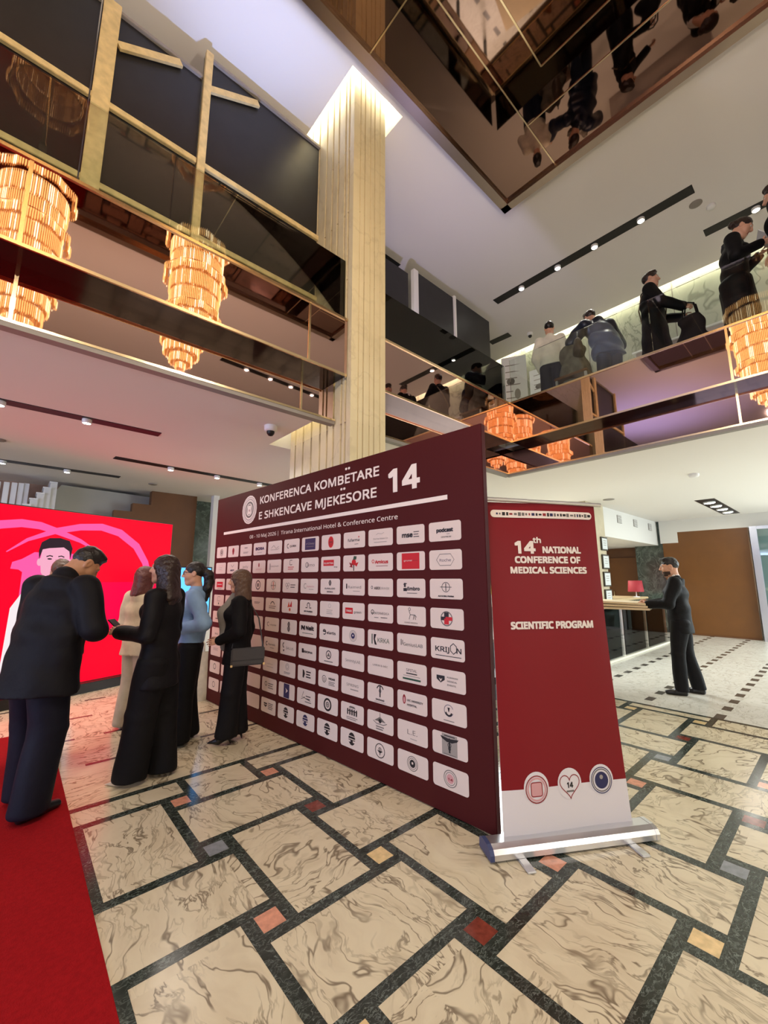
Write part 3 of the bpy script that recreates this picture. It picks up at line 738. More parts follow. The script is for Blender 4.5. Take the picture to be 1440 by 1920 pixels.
         [disc_(-.6, .15, .2, 'd', .42), disc_(-.6, .1, .1, 'p', .25), T('UEC UNIVERSITY', .22, .05, .34, 'k', 1.2, .02), T('HOSPITAL', .0, -.35, .34, 'k', .75, .02)],
         [('A', 0, .15, .52, .4, 5.9, .05, 'n'), ('A', 0, .05, .34, 3.3, 6.1, .16, 'k'), ('P', [(-.08, .4), (.08, .4), (.02, .05), (-.02, .05)], 'k')] + bars(0, -.68, .7, 1, 'g')],
        [[ring(0, .1, .4, .12, 'k')], [('P', [(-.3, -.1), (.3, .2), (.3, -.3)], 'k')], bars(0, 0, 1, 2, 'g'), bars(0, 0, 1, 2, 'g'), [ring(-.5, .1, .25, .1, 'k')] + bars(.25, .2, .8, 3, 'g', .12, .27), [('B', -.4, -.85, .4, .85, 'n'), ('P', [(-.15, .35), (.2, .05), (-.1, -.3), (-.05, .05)], 'w')],
         [('L', [(-.3, .6), (-.5, -.1), (-.1, .0)], .08, 'k'), ('L', [(-.6, -.3), (-.2, -.1), (.6, -.3)], .06, 'k')] + bars(.3, .15, .6, 2, 'k', .1, .3) + bars(.3, -.5, .8, 1, 'g', .1), [ring(0, 0, .58, .24, 'k'), ring(0, 0, .25, .1, 'k'), disc_(0, 0, .13, 'g')],
         [('B', -.5, .1, .5, .2, 'k'), ('P', [(-.35, .45), (.35, .45), (.2, .65), (-.2, .65)], 'g')] + [('B', -.5 + .22 * i, -.25, -.38 + .22 * i, .35, 'k') for i in range(5)] + bars(0, -.5, 1.1, 2, 'g', .06, .17), [('P', [(-.5, .05), (.5, .05), (0, .5)], 'g'), disc_(0, .1, .2, 'k'), ('B', -.02, .5, .02, .85, 'k'), ('L', [(-.6, 0), (-.3, -.2), (.3, -.2), (.6, 0)], .08, 'g')] + bars(0, -.45, .7, 2, 'g', .1, .22),
         [T('L.E.', 0, -.2, .85, 'g', .75, -.01)] + bars(.1, -.55, .5, 1, 'l'), [('B', -.5, -.85, .5, .85, 'l')] + bars(0, .7, .7, 1, 'k', .08) + [tuple(q) for q in cad] + bars(0, -.75, .8, 1, 'g', .05)],
        [[ring(0, 0, .4, .1, 'k')], [disc_(0, -.1, .3, 'k')], bars(0, 0, 1, 2, 'g'), bars(0, 0, 1, 2, 'g'), shield(-.45, .05, .26, 'k') + [('B', -.7, .05, -.2, .12, 'w')] + bars(.35, .35, .75, 4, 'g', .1, .22), oval(), oval('n'), oval(), oval(),
         [ring(0, 0, .62, .09, 'k'), ('A', 0, .1, .2, -1.0, 3.6, .07, 'k'), ('B', -.03, -.4, .03, .2, 'k'), ('P', [(-.25, .0), (.25, .0), (.05, -.2), (-.05, -.2)], 'k')], emblem(0, 0, .6, 'g', 'k'), emblem(0, 0, .64, 'g', 'd') + [disc_(0, 0, .36, 'p'), T('14', 0, -.13, .35, 'd', .3, .03)]],
    ]
    # cards behind the woman in black are the ones the photo hides: they go into one printed sheet
    hidden = {(r, c) for r in range(2, 9) for c in (2, 3)} - {(2, 3), (3, 3), (3, 2)}
    rest = MB()
    cw, chh = .277, .1385
    for r in range(9):
        for c in range(12):
            x0 = -3.935 + .3177 * c; z1 = 1.902 - .2012 * r; z0 = z1 - chh
            hid = (r, c) in hidden
            mb = rest if hid else MB()
            mb.poly(rrect(x0, z0, x0 + cw, z1, .02), fr, CARD, .001)
            if not hid:
                cx, cy, hx, hy = x0 + cw / 2, (z0 + z1) / 2, chh / 2, chh / 2 * 1.0
                kx = hx * 1.74   # wide cards: x runs -1..1 over 1.45 card half-heights
                px = lambda a: cx + a * kx
                py = lambda b: cy + b * hy * 1.1
                for i, op in enumerate(rows[r][c]):
                    off = .0016 + .0002 * i
                    k = op[0]
                    if k == 'T':
                        _, s, x, y, sz, col, fit, b = op
                        mb.text(s, px(x), py(y), sz * hy * 1.12, fr, INK[col], off, 'CENTER', bold=b, fit=None if fit is None else fit * kx)
                        # keep centred lettering centred after the fit
                    elif k == 'R': mb.strip2(circ(px(op[1]), py(op[2]), op[3] * hy * 1.12, n=24), op[4] * hy, fr, INK[op[5]], off, True)
                    elif k == 'D': mb.poly(circ(px(op[1]), py(op[2]), op[3] * hy * 1.12, op[5] * hy * 1.12, n=20), fr, INK[op[4]], off)
                    elif k == 'B': mb.poly([(px(op[1]), py(op[2])), (px(op[3]), py(op[2])), (px(op[3]), py(op[4])), (px(op[1]), py(op[4]))], fr, INK[op[5]], off)
                    elif k == 'P': mb.poly([(px(a), py(b)) for a, b in op[1]], fr, INK[op[2]], off)
                    elif k == 'L': mb.strip2([(px(a), py(b)) for a, b in op[1]], op[2] * hy, fr, INK[op[3]], off)
                    elif k == 'C': mb.strip2([(px(a), py(b)) for a, b in op[1]], op[2] * hy, fr, INK[op[3]], off, True)
                    elif k == 'A': mb.strip2(circ(px(op[1]), py(op[2]), op[3] * hy, n=18, a0=op[4], a1=op[5]), op[6] * hy, fr, INK[op[7]], off)
                mb.build('sponsor_card', root)
    o = rest.build('sponsor_card', root); o['kind'] = 'stuff'
build_backdrop()

# ------------------------------------------------------------------ roll-up banner
def build_banner():
    b0 = Vector((2.201, 1.463, 0)); ang = math.radians(-31.08)
    root = thing('rollup_banner', 'red roll-up banner with white lettering standing beside the backdrop end', 'banner', (b0.x, b0.y, 0), ang)
    RED = mat('banner_red', srgb('#7c0f1a'), .4, spec=.3, noise=(.9, .04)); PALE = mat('banner_pale', srgb('#dcd6d4'), .35)
    SW, HT, LEAN = .822, 2.02, .20
    def S(a, z):            # a across 0..SW, z up the sheet: leaning back, edges curling a little
        t = (z - .06) / (HT - .06)
        w = 2 * a / SW - 1
        narrow = 1 - .018 * math.sin(PI * t)
        return Vector((SW / 2 + w * SW / 2 * narrow + .075 * t, LEAN * t + .022 * (w * w) * math.sin(PI * min(1, t * 1.02)) + .006 * math.sin(3.1 * w + 4 * t), z))
    class Fr(MB):
        pass
    sh = MB(); nx, nz = 28, 40
    zs = [.06 + (HT - .06) * j / nz for j in range(nz + 1)]
    vs = [S(SW * i / nx, z) for z in zs for i in range(nx + 1)]
    # wavy border between red print and pale foot
    zsplit = .295
    zs2 = sorted(set([z for z in zs if abs(z - zsplit) > .02] + [zsplit]))
    vs = [S(SW * i / nx, z) for z in zs2 for i in range(nx + 1)]
    fs = []; ms = []
    for j in range(len(zs2) - 1):
        for i in range(nx):
            fs.append((j * (nx + 1) + i, j * (nx + 1) + i + 1, (j + 1) * (nx + 1) + i + 1, (j + 1) * (nx + 1) + i))
            ms.append(PALE if zs2[j] < zsplit - 1e-6 else RED)
    for f, m in zip(fs, ms): sh.add([vs[i] for i in f], [(0, 1, 2, 3)], m, True)
    back = [v + Vector((0, .003, 0)) for v in vs]
    for f in fs: sh.add([back[i] for i in f], [(3, 2, 1, 0)], PALE, True)
    o = sh.build('printed_sheet', root)
    bm = bmesh.new(); bm.from_mesh(o.data); bmesh.ops.remove_doubles(bm, verts=bm.verts, dist=1e-5); bm.to_mesh(o.data); bm.free()
    def on_sheet(mb, name):
        for i, (x, y, z) in enumerate(mb.v):
            q = S(x, z); mb.v[i] = (q.x, q.y + y, q.z)
        return mb.build(name, root)
    fr = (Vector((0, 0, 0)), Vector((1, 0, 0)), Vector((0, 0, 1)), Vector((0, -1, 0)))
    t = MB()
    t.poly(circ(.045, 1.94, .026, n=12, a0=PI / 2, a1=1.5 * PI), fr, WHITE, .004); t.poly(circ(.765, 1.94, .026, n=12, a0=-PI / 2, a1=PI / 2), fr, WHITE, .004)
    for k in range(24): t.poly([(.045 + .03 * k, 1.914), (.075 + .03 * k, 1.914), (.075 + .03 * k, 1.966), (.045 + .03 * k, 1.966)], fr, WHITE, .004)
    r = random.Random(4)
    x = .06
    while x < .765:
        w = r.uniform(.01, .024); h = r.uniform(.006, .013); t.poly([(x, 1.94 - h), (x + w, 1.94 - h), (x + w, 1.94 + h), (x, 1.94 + h)], fr, INK[r.choice('kkgngd')], .0055); x += w + r.uniform(.006, .012)
    # split into short pieces so that the strip follows the sheet's curve
    on_sheet(t, 'logo_strip')
    t = MB()
    t.text('14', .175, 1.672, .158, fr, WHITE, .004, 'LEFT', bold=.035, fit=.14); t.text('th', .318, 1.742, .072, fr, WHITE, .004, 'LEFT', bold=.03, fit=.055); on_sheet(t, 'number_lettering')
    t = MB()
    t.text('NATIONAL', .380, 1.674, .083, fr, WHITE, .004, 'LEFT', bold=.04, fit=.285); on_sheet(t, 'title_lettering'); t = MB()
    t.text('CONFERENCE OF', .177, 1.606, .083, fr, WHITE, .004, 'LEFT', bold=.04, fit=.48); on_sheet(t, 'title_lettering'); t = MB()
    t.text('MEDICAL SCIENCES', .138, 1.537, .080, fr, WHITE, .004, 'LEFT', bold=.04, fit=.56)
    on_sheet(t, 'title_lettering')
    t = MB(); t.text('SCIENTIFIC PROGRAM', .118, 1.183, .083, fr, WHITE, .004, 'LEFT', bold=.04, fit=.59); on_sheet(t, 'program_lettering')
    t = MB()
    for i, (cx, cz) in enumerate(((.215, .300), (.435, .302), (.652, .305))):
        t.poly(circ(cx, cz, .080, n=28), fr, PALE, .002)
        if i == 0:
            t.strip2(circ(cx, cz - .01, .068, n=26), .006, fr, INK['d'], .003, True); t.strip2(circ(cx, cz - .01, .056, n=26), .01, fr, INK['p'], .003, True); t.poly(rrect(cx - .035, cz - .045, cx + .035, cz + .025, .012), fr, INK['p'], .003); t.strip2(rrect(cx - .035, cz - .045, cx + .035, cz + .025, .012), .005, fr, INK['d'], .0035, True)
        elif i == 1:
            ht = [(cx + .066 * math.sin(a) ** 3, cz - .008 + .0042 * (13 * math.cos(a) - 5 * math.cos(2 * a) - 2 * math.cos(3 * a) - math.cos(4 * a))) for a in [2 * PI * k / 36 for k in range(36)]]
            t.strip2(ht, .005, fr, INK['d'], .003, True); t.text('14', cx, cz - .022, .055, fr, INK['k'], .003, bold=.03); t.poly([(cx - .025, cz - .045), (cx + .025, cz - .045), (cx + .025, cz - .036), (cx - .025, cz - .036)], fr, INK['g'], .003)
        else:
            t.strip2(circ(cx, cz - .005, .068, n=26), .005, fr, INK['n'], .003, True); t.strip2(circ(cx, cz - .005, .058, n=26), .006, fr, INK['g'], .003, True); t.poly(circ(cx, cz - .005, .045, n=24), fr, INK['n'], .003); t.poly(circ(cx, cz + .012, .012, n=12), fr, INK['l'], .0035)
    on_sheet(t, 'round_seals')
    base = MB()
    prof = [(-.085, .012), (-.085, .040), (-.072, .062), (-.04, .074), (.03, .074), (.055, .06), (.06, .012)]
    xs = (-.10, .905)
    n = len(prof)
    base.add([(x, y, z) for x in xs for y, z in prof], [(i, (i + 1) % n, n + (i + 1) % n, n + i) for i in range(n)], M_['alu'])
    o = base.build('cassette', root)
    blue = mat('end_cap_blue', srgb('#3b4468'), .4)
    for x, s in ((xs[0], -1), (xs[1], 1)):
        c = MB(); c.add([(x + s * dx, y * 1.03, z * 1.02) for dx in (-.002, .022) for y, z in prof], [(i, (i + 1) % n, n + (i + 1) % n, n + i) for i in range(n)] + [tuple(range(n, 2 * n)), tuple(range(n))[::-1]], blue if s < 0 else M_['alu'])
        c.build('end_cap', root)
    for x in (.06, .74):
        MB().bbox((x - .025, -.19, 0), (x + .025, .16, .011), M_['alu'], .004).build('foot', root)
    MB().tube([(SW / 2, .04, .05), (SW / 2 + .07, LEAN + .03, HT - .01)], .009, M_['alu']).build('pole', root)
    MB().tube([(-.03, LEAN - .004, HT + .022), (SW + .12, LEAN - .004, HT + .004)], .015, M_['alu'], 12).build('top_rail', root)
build_banner()

# ------------------------------------------------------------------ timber-framed black panels on the left gallery
def framed_panel(label, x0, x1, ztop, posts, brace=None, rail=True, y=3.96):
    t = thing('timber_framed_panel', label, 'panel', (x0, y, ZF))
    L = x1 - x0; H = ztop - ZF
    MB().box((0, .0, .02), (L, .03, H), M_['blackfab']).build('black_cloth', t)
    for px, w in posts:
        MB().bbox((px - x0 - w / 2, -.06, 0), (px - x0 + w / 2, -.005, H + .03), M_['timber'], .004).build('post', t)
    if rail: MB().bbox((.0, -.045, 5.70 - ZF - .03), (L, -.005, 5.70 - ZF + .03), M_['timber'], .004).build('rail', t)
    MB().bbox((.0, -.045, 4.86 - ZF - .03), (L, -.005, 4.86 - ZF + .03), M_['timber'], .004).build('rail', t)
    MB().bbox((.0, -.03, H - .02), (L, .04, H + .02), M_['grey_edge'], .004).build('top_edge', t)
    if brace: MB().beam((brace[0] - x0, -.03, brace[1] - ZF), (brace[2] - x0, -.03, brace[3] - ZF), .03, .07, M_['timber']).build('brace', t)
framed_panel('black cloth panel with pale timber frame at the far left of gallery', -1.35, .04, 6.76, [(-1.3, .07)])
framed_panel('black cloth panel behind the wide pale timber post', .05, .935, 6.76, [(.125, .135)], (.2, 6.38, .72, 6.7))
framed_panel('tallest black cloth panel with timber frame next to the pier', .945, 2.455, 7.06, [(.98, .075), (2.425, .06)], (1.0, 6.65, 1.54, 6.95))

# black panels right of the pier, on the short gallery
def black_panel(label, x0, x1, z1, edge_w, y=4.5):
    t = thing('partition_screen', label, 'panel', (x0, y, ZF))
    MB().box((edge_w, 0, .02), (x1 - x0, .035, z1 - ZF), M_['blackfab']).build('black_cloth', t)
    MB().bbox((0, -.02, 0), (edge_w, .06, z1 - ZF + .02), M_['white'], .004).build('edge_post', t)
black_panel('dark panel half hidden behind the right side of the pier', 3.2, 4.57, 6.75, .04)
black_panel('middle dark panel with broad white edge post beside the pier', 4.70, 5.80, 6.9, .115)
black_panel('right-hand dark panel with slim white edge post at the gallery corner', 5.82, 7.02, 6.93, .06)

# ------------------------------------------------------------------ chandeliers hanging in the void (seen in the mirrors)
def make_chandelier():
    t = thing('crystal_chandelier', 'gold crystal chandelier of stacked ruffled tiers reflected in the bronze mirrors', 'chandelier', (0, 0, 0), 0, 'crystal chandeliers in the tall void')
    CR = [emis('crystal_gold', (1.0, .52, .17), 2.5), emis('crystal_bright', (1.0, .72, .40), 5.0), emis('crystal_amber', (.9, .33, .07), .8)]
    r = random.Random(11)
    def crystal(mb, x, y, z0, z1, w, m, ang):
        c, s = math.cos(ang), math.sin(ang)
        zz = z1 - (z1 - z0) * .12; zb = z0 + (z1 - z0) * .15
        ring = [(w, 0), (0, w * .6), (-w, 0), (0, -w * .6)]
        P = [(x + a * c - b * s, y + a * s + b * c) for a, b in ring]
        v = [(x, y, z1)] + [(*p, zz) for p in P] + [(*p, zb) for p in P] + [(x, y, z0)]
        f = []
        for k in range(4):
            k2 = (k + 1) % 4
            f += [(0, 1 + k, 1 + k2), (1 + k, 5 + k, 5 + k2, 1 + k2), (5 + k, 9, 5 + k2)]
        mb.add(v, f, m)
    # (z of tier top relative to bottom 0, radius top, radius bottom, drop)
    tiers = [('crown_tier', 2.22, .43, .40, .16, 64, .4), ('crystal_tier', 2.08, .36, .34, .34, 60, 0), ('crystal_tier', 1.78, .345, .33, .32, 58, 0),
             ('crown_tier', 1.50, .42, .40, .17, 64, .4), ('crystal_tier', 1.38, .345, .33, .30, 56, 0), ('crystal_tier', 1.10, .33, .31, .30, 54, 0),
             ('crown_tier', .84, .36, .345, .15, 58, .4), ('crystal_tier', .72, .30, .275, .26, 50, 0), ('crystal_tier', .48, .25, .20, .22, 40, 0), ('crystal_tier', .28, .16, .11, .18, 26, 0), ('crystal_tier', .14, .07, .04, .14, 12, 0)]
    for nm, z, ra, rb, dr, n, ruf in tiers:
        z *= .84; dr *= .84; n = int(n * 1.7)
        mb = MB()
        for layer in range(2):
            for k in range(n):
                a = 2 * PI * (k + .5 * layer) / n
                rr = ra - .03 * layer + (.02 * math.sin(a * 9) if ruf else 0)
                m = CR[2] if layer else (CR[0] if r.random() < .8 else CR[1])
                z0 = z - dr * r.uniform(.9, 1.05)
                crystal(mb, rr * math.cos(a), rr * math.sin(a), z0, z, ra * 2 * PI / n * (.26 if layer == 0 else .36), m, a + PI / 2)
        o = mb.build(nm, t); o['kind'] = 'stuff'
        MB().tube([((ra - .015) * math.cos(2 * PI * k / 24), (ra - .015) * math.sin(2 * PI * k / 24), z + .004) for k in range(25)], .006, M_['brass'], 6, False).build('ring', t)
    MB().tube([(0, 0, .2), (0, 0, 2.55)], .02, M_['brz_edge'], 8).build('stem', t)
    MB().lathe([(.001, 2.59), (.04, 2.58), (.045, 2.54), (.02, 2.52)], M_['brz_edge'], 20).build('ceiling_rose', t)
    return t
ch0 = make_chandelier()
ch0.location = (1.55, .60, 4.62)
for p in ((-.32, .14, 4.62), (-2.3, .2, 4.62)):
    dup(ch0, p, rnd.uniform(0, 3), ch0['label'], ch0['group'])
for p in ((1.55, .6, 4.52), (-.32, .14, 4.52), (-2.3, .2, 4.52)):
    light('chandelier_glow', 'POINT', p, 95, (1, .86, .70), .05)

# ------------------------------------------------------------------ red LED screen
def build_screen():
    o0 = Vector((1.18, 7.18, 0)); ang = math.radians(20)
    root = thing('led_screen', 'large glowing red screen showing a pink ribbon and a man behind people', 'screen', (o0.x, o0.y, 0), ang)
    fr = (Vector((0, 0, 0)), Vector((1, 0, 0)), Vector((0, 0, 1)), Vector((0, -1, 0)))
    x0, x1, z0, z1 = -2.3, .76, .13, 2.39
    MB().bbox((x0 - .01, .002, .03), (x1 + .01, .09, z1 + .012), M_['black'], .004).build('housing', root)
    MB().bbox((x0 - .02, -.12, 0), (x1 + .02, .2, .125), M_['black'], .006).build('base', root)
    E = {k: emis('screen_' + k, c, s) for k, c, s in (('red', (1.0, .0, .018), 1.0), ('redpink', (1.0, .0, .05), .95), ('pink', (1.0, .10, .36), .85), ('pale', (1.0, .45, .62), .7), ('white', (1, .9, .93), .7), ('dark', (.04, .02, .03), .6), ('shade', (.6, .28, .36), .9))}
    b = MB()
    b.poly([(x0, z0), (x1, z0), (x1, z1), (x0, z1)], fr, E['red'], .0)
    b.poly([(-.3, .75), (.7, .75), (.7, 1.45), (-.3, 1.45)], fr, E['redpink'], .0004)
    b.build('picture_ground', root)
    a = MB()
    A = [(-1.75, 2.02), (-1.45, 2.14), (-1.25, 2.18), (-1.06, 2.17), (-.85, 2.11), (-.58, 2.01), (-.32, 1.86)]
    a.strip2(A, [.10, .10, .10, .095, .08, .05, .012], fr, E['pink'], .0008)
    B_ = [(-1.36, 1.82), (-1.17, 1.98), (-.88, 2.12), (-.6, 2.2), (-.33, 2.23), (-.07, 2.17), (.19, 1.99), (.35, 1.75), (.45, 1.46), (.46, 1.2), (.38, 1.02), (.18, .87), (0, .7)]
    a.strip2(B_, [.012, .04, .075, .09, .10, .11, .11, .10, .09, .08, .06, .045, .01], fr, E['pink'], .0012)
    a.build('picture_ribbon', root)
    one = MB(); one.poly([(-1.30, 1.62), (-1.29, 1.70), (-1.20, 1.74), (-1.08, 1.83), (-.58, 1.83), (-.58, .45), (-1.18, .45), (-1.18, 1.58), (-1.22, 1.61)], fr, E['pink'], .0016); one.build('picture_numeral', root)
    f = MB(); cx = -.85
    f.poly([(cx - .42, .40), (cx + .42, .40), (cx + .40, 1.15), (cx + .30, 1.34), (cx + .09, 1.42), (cx - .09, 1.42), (cx - .30, 1.34), (cx - .40, 1.15)], fr, E['white'], .0020)   # shirt
    f.poly([(cx - .09, 1.36), (cx + .09, 1.36), (cx + .085, 1.55), (cx - .085, 1.55)], fr, E['shade'], .0024)
    f.poly([(cx - .155, 1.90), (cx - .16, 1.72), (cx - .14, 1.58), (cx - .08, 1.48), (cx, 1.45), (cx + .08, 1.48), (cx + .14, 1.58), (cx + .16, 1.72), (cx + .155, 1.90), (cx + .08, 1.97), (cx - .08, 1.97)], fr, E['pale'], .0028)
    f.poly(circ(cx - .165, 1.71, .03, .05, 14), fr, E['pale'], .0026); f.poly(circ(cx + .165, 1.71, .03, .05, 14), fr, E['pale'], .0026)
    f.poly([(cx - .175, 1.74), (cx - .15, 1.87), (cx - .08, 1.89), (cx + .08, 1.91), (cx + .15, 1.86), (cx + .17, 1.75), (cx + .185, 1.90), (cx + .14, 2.0), (cx + .03, 2.03), (cx - .09, 2.02), (cx - .17, 1.96), (cx - .19, 1.85)], fr, E['dark'], .0032)
    for s in (-1, 1):
        f.poly(circ(cx + s * .062, 1.752, .026, .010, 12), fr, E['dark'], .0034); f.strip2([(cx + s * .03, 1.785), (cx + s * .065, 1.795), (cx + s * .10, 1.78)], .014, fr, E['dark'], .0034)
    f.strip2([(cx + .005, 1.75), (cx + .025, 1.66), (cx, 1.645)], .012, fr, E['shade'], .0034); f.poly(circ(cx, 1.585, .045, .010, 14), fr, E['shade'], .0034)
    f.build('picture_portrait', root)
    c, s = math.cos(ang), math.sin(ang)
build_screen()

# ------------------------------------------------------------------ blue display screen behind the women, white post, tote bag
def build_tv():
    t = thing('display_screen', 'black-framed screen showing blue sky behind the woman in blue shirt', 'screen', (2.09, 6.6, 0), .12)
    fr = (Vector((0, 0, 0)), Vector((1, 0, 0)), Vector((0, 0, 1)), Vector((0, -1, 0)))
    MB().bbox((-.42, 0, .74), (.22, .05, 1.68), M_['black'], .006).build('frame', t)
    b = MB(); b.poly([(-.40, .80), (.20, .80), (.20, 1.66), (-.40, 1.66)], fr, emis('screen_blue', (.10, .42, 1.0), 1.5), .001)
    b.poly([(-.40, .80), (.20, .80), (.20, .98), (.05, 1.02), (-.4, .96)], fr, emis('screen_cloud', (.75, .82, 1.0), 1.3), .0015)
    b.poly(circ(.1, 1.02, .07, .05, 14), fr, emis('screen_figure', (.02, .03, .08), 1), .002); b.poly(circ(.13, 1.24, .02, .05, 12), fr, emis('screen_figure2', (.03, .04, .1), 1), .002)
    b.build('picture', t)
    MB().tube([(-.1, .03, .05), (-.1, .03, .8)], .03, M_['black']).build('post', t)
    MB().bbox((-.35, -.2, 0), (.15, .25, .045), M_['black'], .01).build('base', t)
build_tv()
def build_tote(label, x, y, rz, h, w, m, dp=.12):
    t = thing('tote_bag', label, 'bag', (x, y, 0), rz)
    b = MB(); n = 10
    rings = []
    for j in range(7):
        z = h * j / 6
        sx = w / 2 * (1 + .05 * math.sin(j * 1.3)); sy = dp / 2 * (1 - .55 * j / 6) * (1 + .1 * math.sin(j * 2.1))
        rings.append([(sx * (abs(math.cos(2 * PI * k / 20)) ** .6) * (1 if math.cos(2 * PI * k / 20) > 0 else -1) + .008 * math.sin(k * 1.7 + j), sy * math.sin(2 * PI * k / 20) + .006 * math.sin(k * 2.3 + j * 1.1), z) for k in range(20)])
    v = [p for r_ in rings for p in r_]
    b.add(v, [(j * 20 + k, j * 20 + (k + 1) % 20, (j + 1) * 20 + (k + 1) % 20, (j + 1) * 20 + k) for j in range(6) for k in range(20)], m, True)
    b.add(rings[0], [tuple(range(20))[::-1]], m)
    b.build('body', t)
    for s in (-1, 1):
        MB().tube([(-w * .22, s * .015, h - .03), (-w * .2, s * .03, h + .1), (0, s * .04, h + .17), (w * .2, s * .03, h + .1), (w * .22, s * .015, h - .03)], .008, m, 6).build('handle', t)
build_tote('tall cream tote bag standing on the floor beside the backdrop', 1.86, 5.62, -.35, .58, .30, mat('cream_canvas', srgb('#d8d3bd'), .8, noise=(20, .08)))

# column wall and stair at the far left
struct('wall_column', MB().box((2.62, 9.15, 0), (3.30, 9.5, HS), M_['gcol']))
struct('wall_panel', MB().box((1.80, 8.66, 0), (2.62, 8.84, HS), M_['brown_dk']).box((1.50, 8.66, 0), (1.80, 8.84, 2.88), M_['brown_dk']).box((1.22, 8.66, 0), (1.50, 8.84, 2.72), M_['brown_dk']))
struct('trim_4', MB().box((2.83, 8.3, 0), (2.94, 8.45, HS), M_['wallw']))
struct('wall_stone', MB().box((-9, 9.40, 0), (.95, 9.5, HS), mat('pink_brown_stone', srgb('#a98872'), .6, noise=(4, .3))))
def build_stair():
    t = thing('staircase', 'white staircase with square balusters rising behind the red screen', 'staircase', (-.5, 8.6, 0))
    st = MB()
    n = 7
    for i in range(n):
        x0 = .34 + .075 * i; z = 2.42 + .105 * i
        st.box((x0, -.25 + .03 * i, z - .5), (x0 + .09, .25 + .03 * i, z), M_['wallw']); st.box((x0 - .015, -.27 + .03 * i, z), (x0 + .09, .27 + .03 * i, z + .02), M_['white'])
    for i in range(n): st.box((-1.2, .1, 2.05 + 0 * i), (.6, .3, 2.1), M_['wallw'])
    st.build('steps', t)
    st = MB(); st.add([(.5, .28, 2.30), (.95, .28, 3.1), (2.5, .5, 3.1), (2.45, .5, 2.7), (1.9, .45, 2.45), (1.2, .35, 2.15)], [(0, 5, 4, 3, 2, 1)], M_['wallg'])
    st.box((.9, .5, 1.9), (2.2, .69, 2.85), M_['wallg']); st.box((1.9, .52, 1.9), (2.2, .69, 3.1), M_['wallg']); st.box((.95, .5, 2.0), (2.2, .6, 3.1), M_['wallg'])
    st.build('soffit', t)
    for i in range(8):
        x = -.22 + .145 * i - .006 * i * i; y = .02 * i
        MB().bbox((x - .035, y - .03, 2.1), (x + .035, y + .03, 2.97 + .008 * i), M_['white'], .004).build('baluster', t)
build_stair()

# ------------------------------------------------------------------ reception side, right
bk = MB().box((9.95, 3.63, 2.46), (14.6, 4.3, HS), M_['wallw'])
struct('ceiling_bulkhead', bk)
for i, x in enumerate((11.0, 12.15, 13.35, 14.3)):
    t = MB().box((x - .14, 3.618, 2.85), (x + .14, 3.632, 3.04), M_['grey_edge'])
    for k in range(5): t.box((x - .13, 3.612, 2.865 + .036 * k), (x + .13, 3.62, 2.88 + .036 * k), M_['white'])
    t = t.build('wall_vent')
    tag(t, ['square air vent on the white bulkhead nearest the banner', 'second square air vent from the banner on the bulkhead', 'third square air vent from the banner on the bulkhead', 'square air vent on the bulkhead nearest the green column'][i], 'vent', 'air vents on the bulkhead')
struct('ceiling_inner', MB().box((9.95, 4.3, 2.46), (14.9, 6.5, 2.6), M_['ceil']))
for i, (x, y) in enumerate(((10.6, 4.5), (11.9, 4.55), (12.6, 5.2))):
    t = thing('downlight', ['round recessed downlight nearest the picture frames under the bulkhead', 'middle round recessed downlight under the bulkhead', 'round recessed downlight deepest under the bulkhead'][i], 'light', (x, y, 2.46), 0, 'downlights under the bulkhead')
    MB().lathe([(.09, 0), (.09, -.015), (.07, -.016)], M_['white'], 18).build('ring', t); MB().lathe([(.07, -.012), (.001, -.012)], M_['lens'], 18).build('lens', t)
light('downlight_glow', 'SPOT', (11.9, 4.6, 2.4), 70, NEUT, .08, (11.9, 4.6, 0), spot_size=2.2, spot_blend=.8)
struct('pier_right', MB().box((9.0, 3.60, 0), (9.94, 4.2, HS), M_['beige']))
GOLDF = mat('frame_dark', srgb('#3a352c'), .4)
PAPER = mat('framed_paper', srgb('#d9dedd'), .35)
for i, (zc, hh, ww) in enumerate(((2.27, .30, .34), (1.87, .32, .36), (1.49, .32, .36), (1.12, .30, .36))):
    t = thing('picture_frame', ['topmost small framed certificate on the beige pier by the banner', 'second framed certificate from the top on the beige pier', 'third framed certificate from the top on the beige pier', 'lowest framed certificate on the beige pier by the banner'][i], 'picture frame', (9.79, 3.598, zc), 0, 'framed certificates on the pier')
    MB().bbox((-ww / 2, -.03, -hh / 2), (ww / 2, 0, hh / 2), GOLDF, .004).build('frame', t)
    b = MB().box((-ww / 2 + .03, -.032, -hh / 2 + .03), (ww / 2 - .03, -.029, hh / 2 - .03), PAPER)
    for k in range(3): b.box((-ww * .22, -.0325, .06 - .05 * k), (ww * .22, -.0319, .072 - .05 * k), M_['grey_edge'])
    b.build('sheet', t)
# brown veneer wall with white bulkhead above, green columns, doorway
bw = MB().box((13.9, 1.62, .02), (14.1, 3.12, 2.80), M_['brown'])
struct('wall_brown', bw)
struct('wall_brown_side', MB().box((13.9, 3.12, .02), (14.1, 3.5, 2.5), M_['brown']))
struct('wall_upper', MB().box((13.9, .8, 2.80), (14.2, 3.12, HS), M_['wallw']).box((13.9, 3.12, 2.5), (14.2, 3.55, HS), M_['wallw']))
struct('wall_green', MB().box((14.0, 3.5, 0), (14.5, 4.25, HS), M_['gcol']))
struct('wall_rear', MB().box((14.45, 4.2, 0), (14.6, 6.5, 2.6), M_['brown_dk']))
struct('baseboard_right', MB().box((13.88, 1.62, 0), (14.1, 3.5, .03), M_['brown_dk']))
dr = thing('double_door', 'brown wooden door leaf with brass handle behind the banner', 'door', (14.44, 4.28, 0))
MB().bbox((-.05, 0, .02), (0, .95, 2.15), M_['brown'], .006).build('door_leaf', dr)
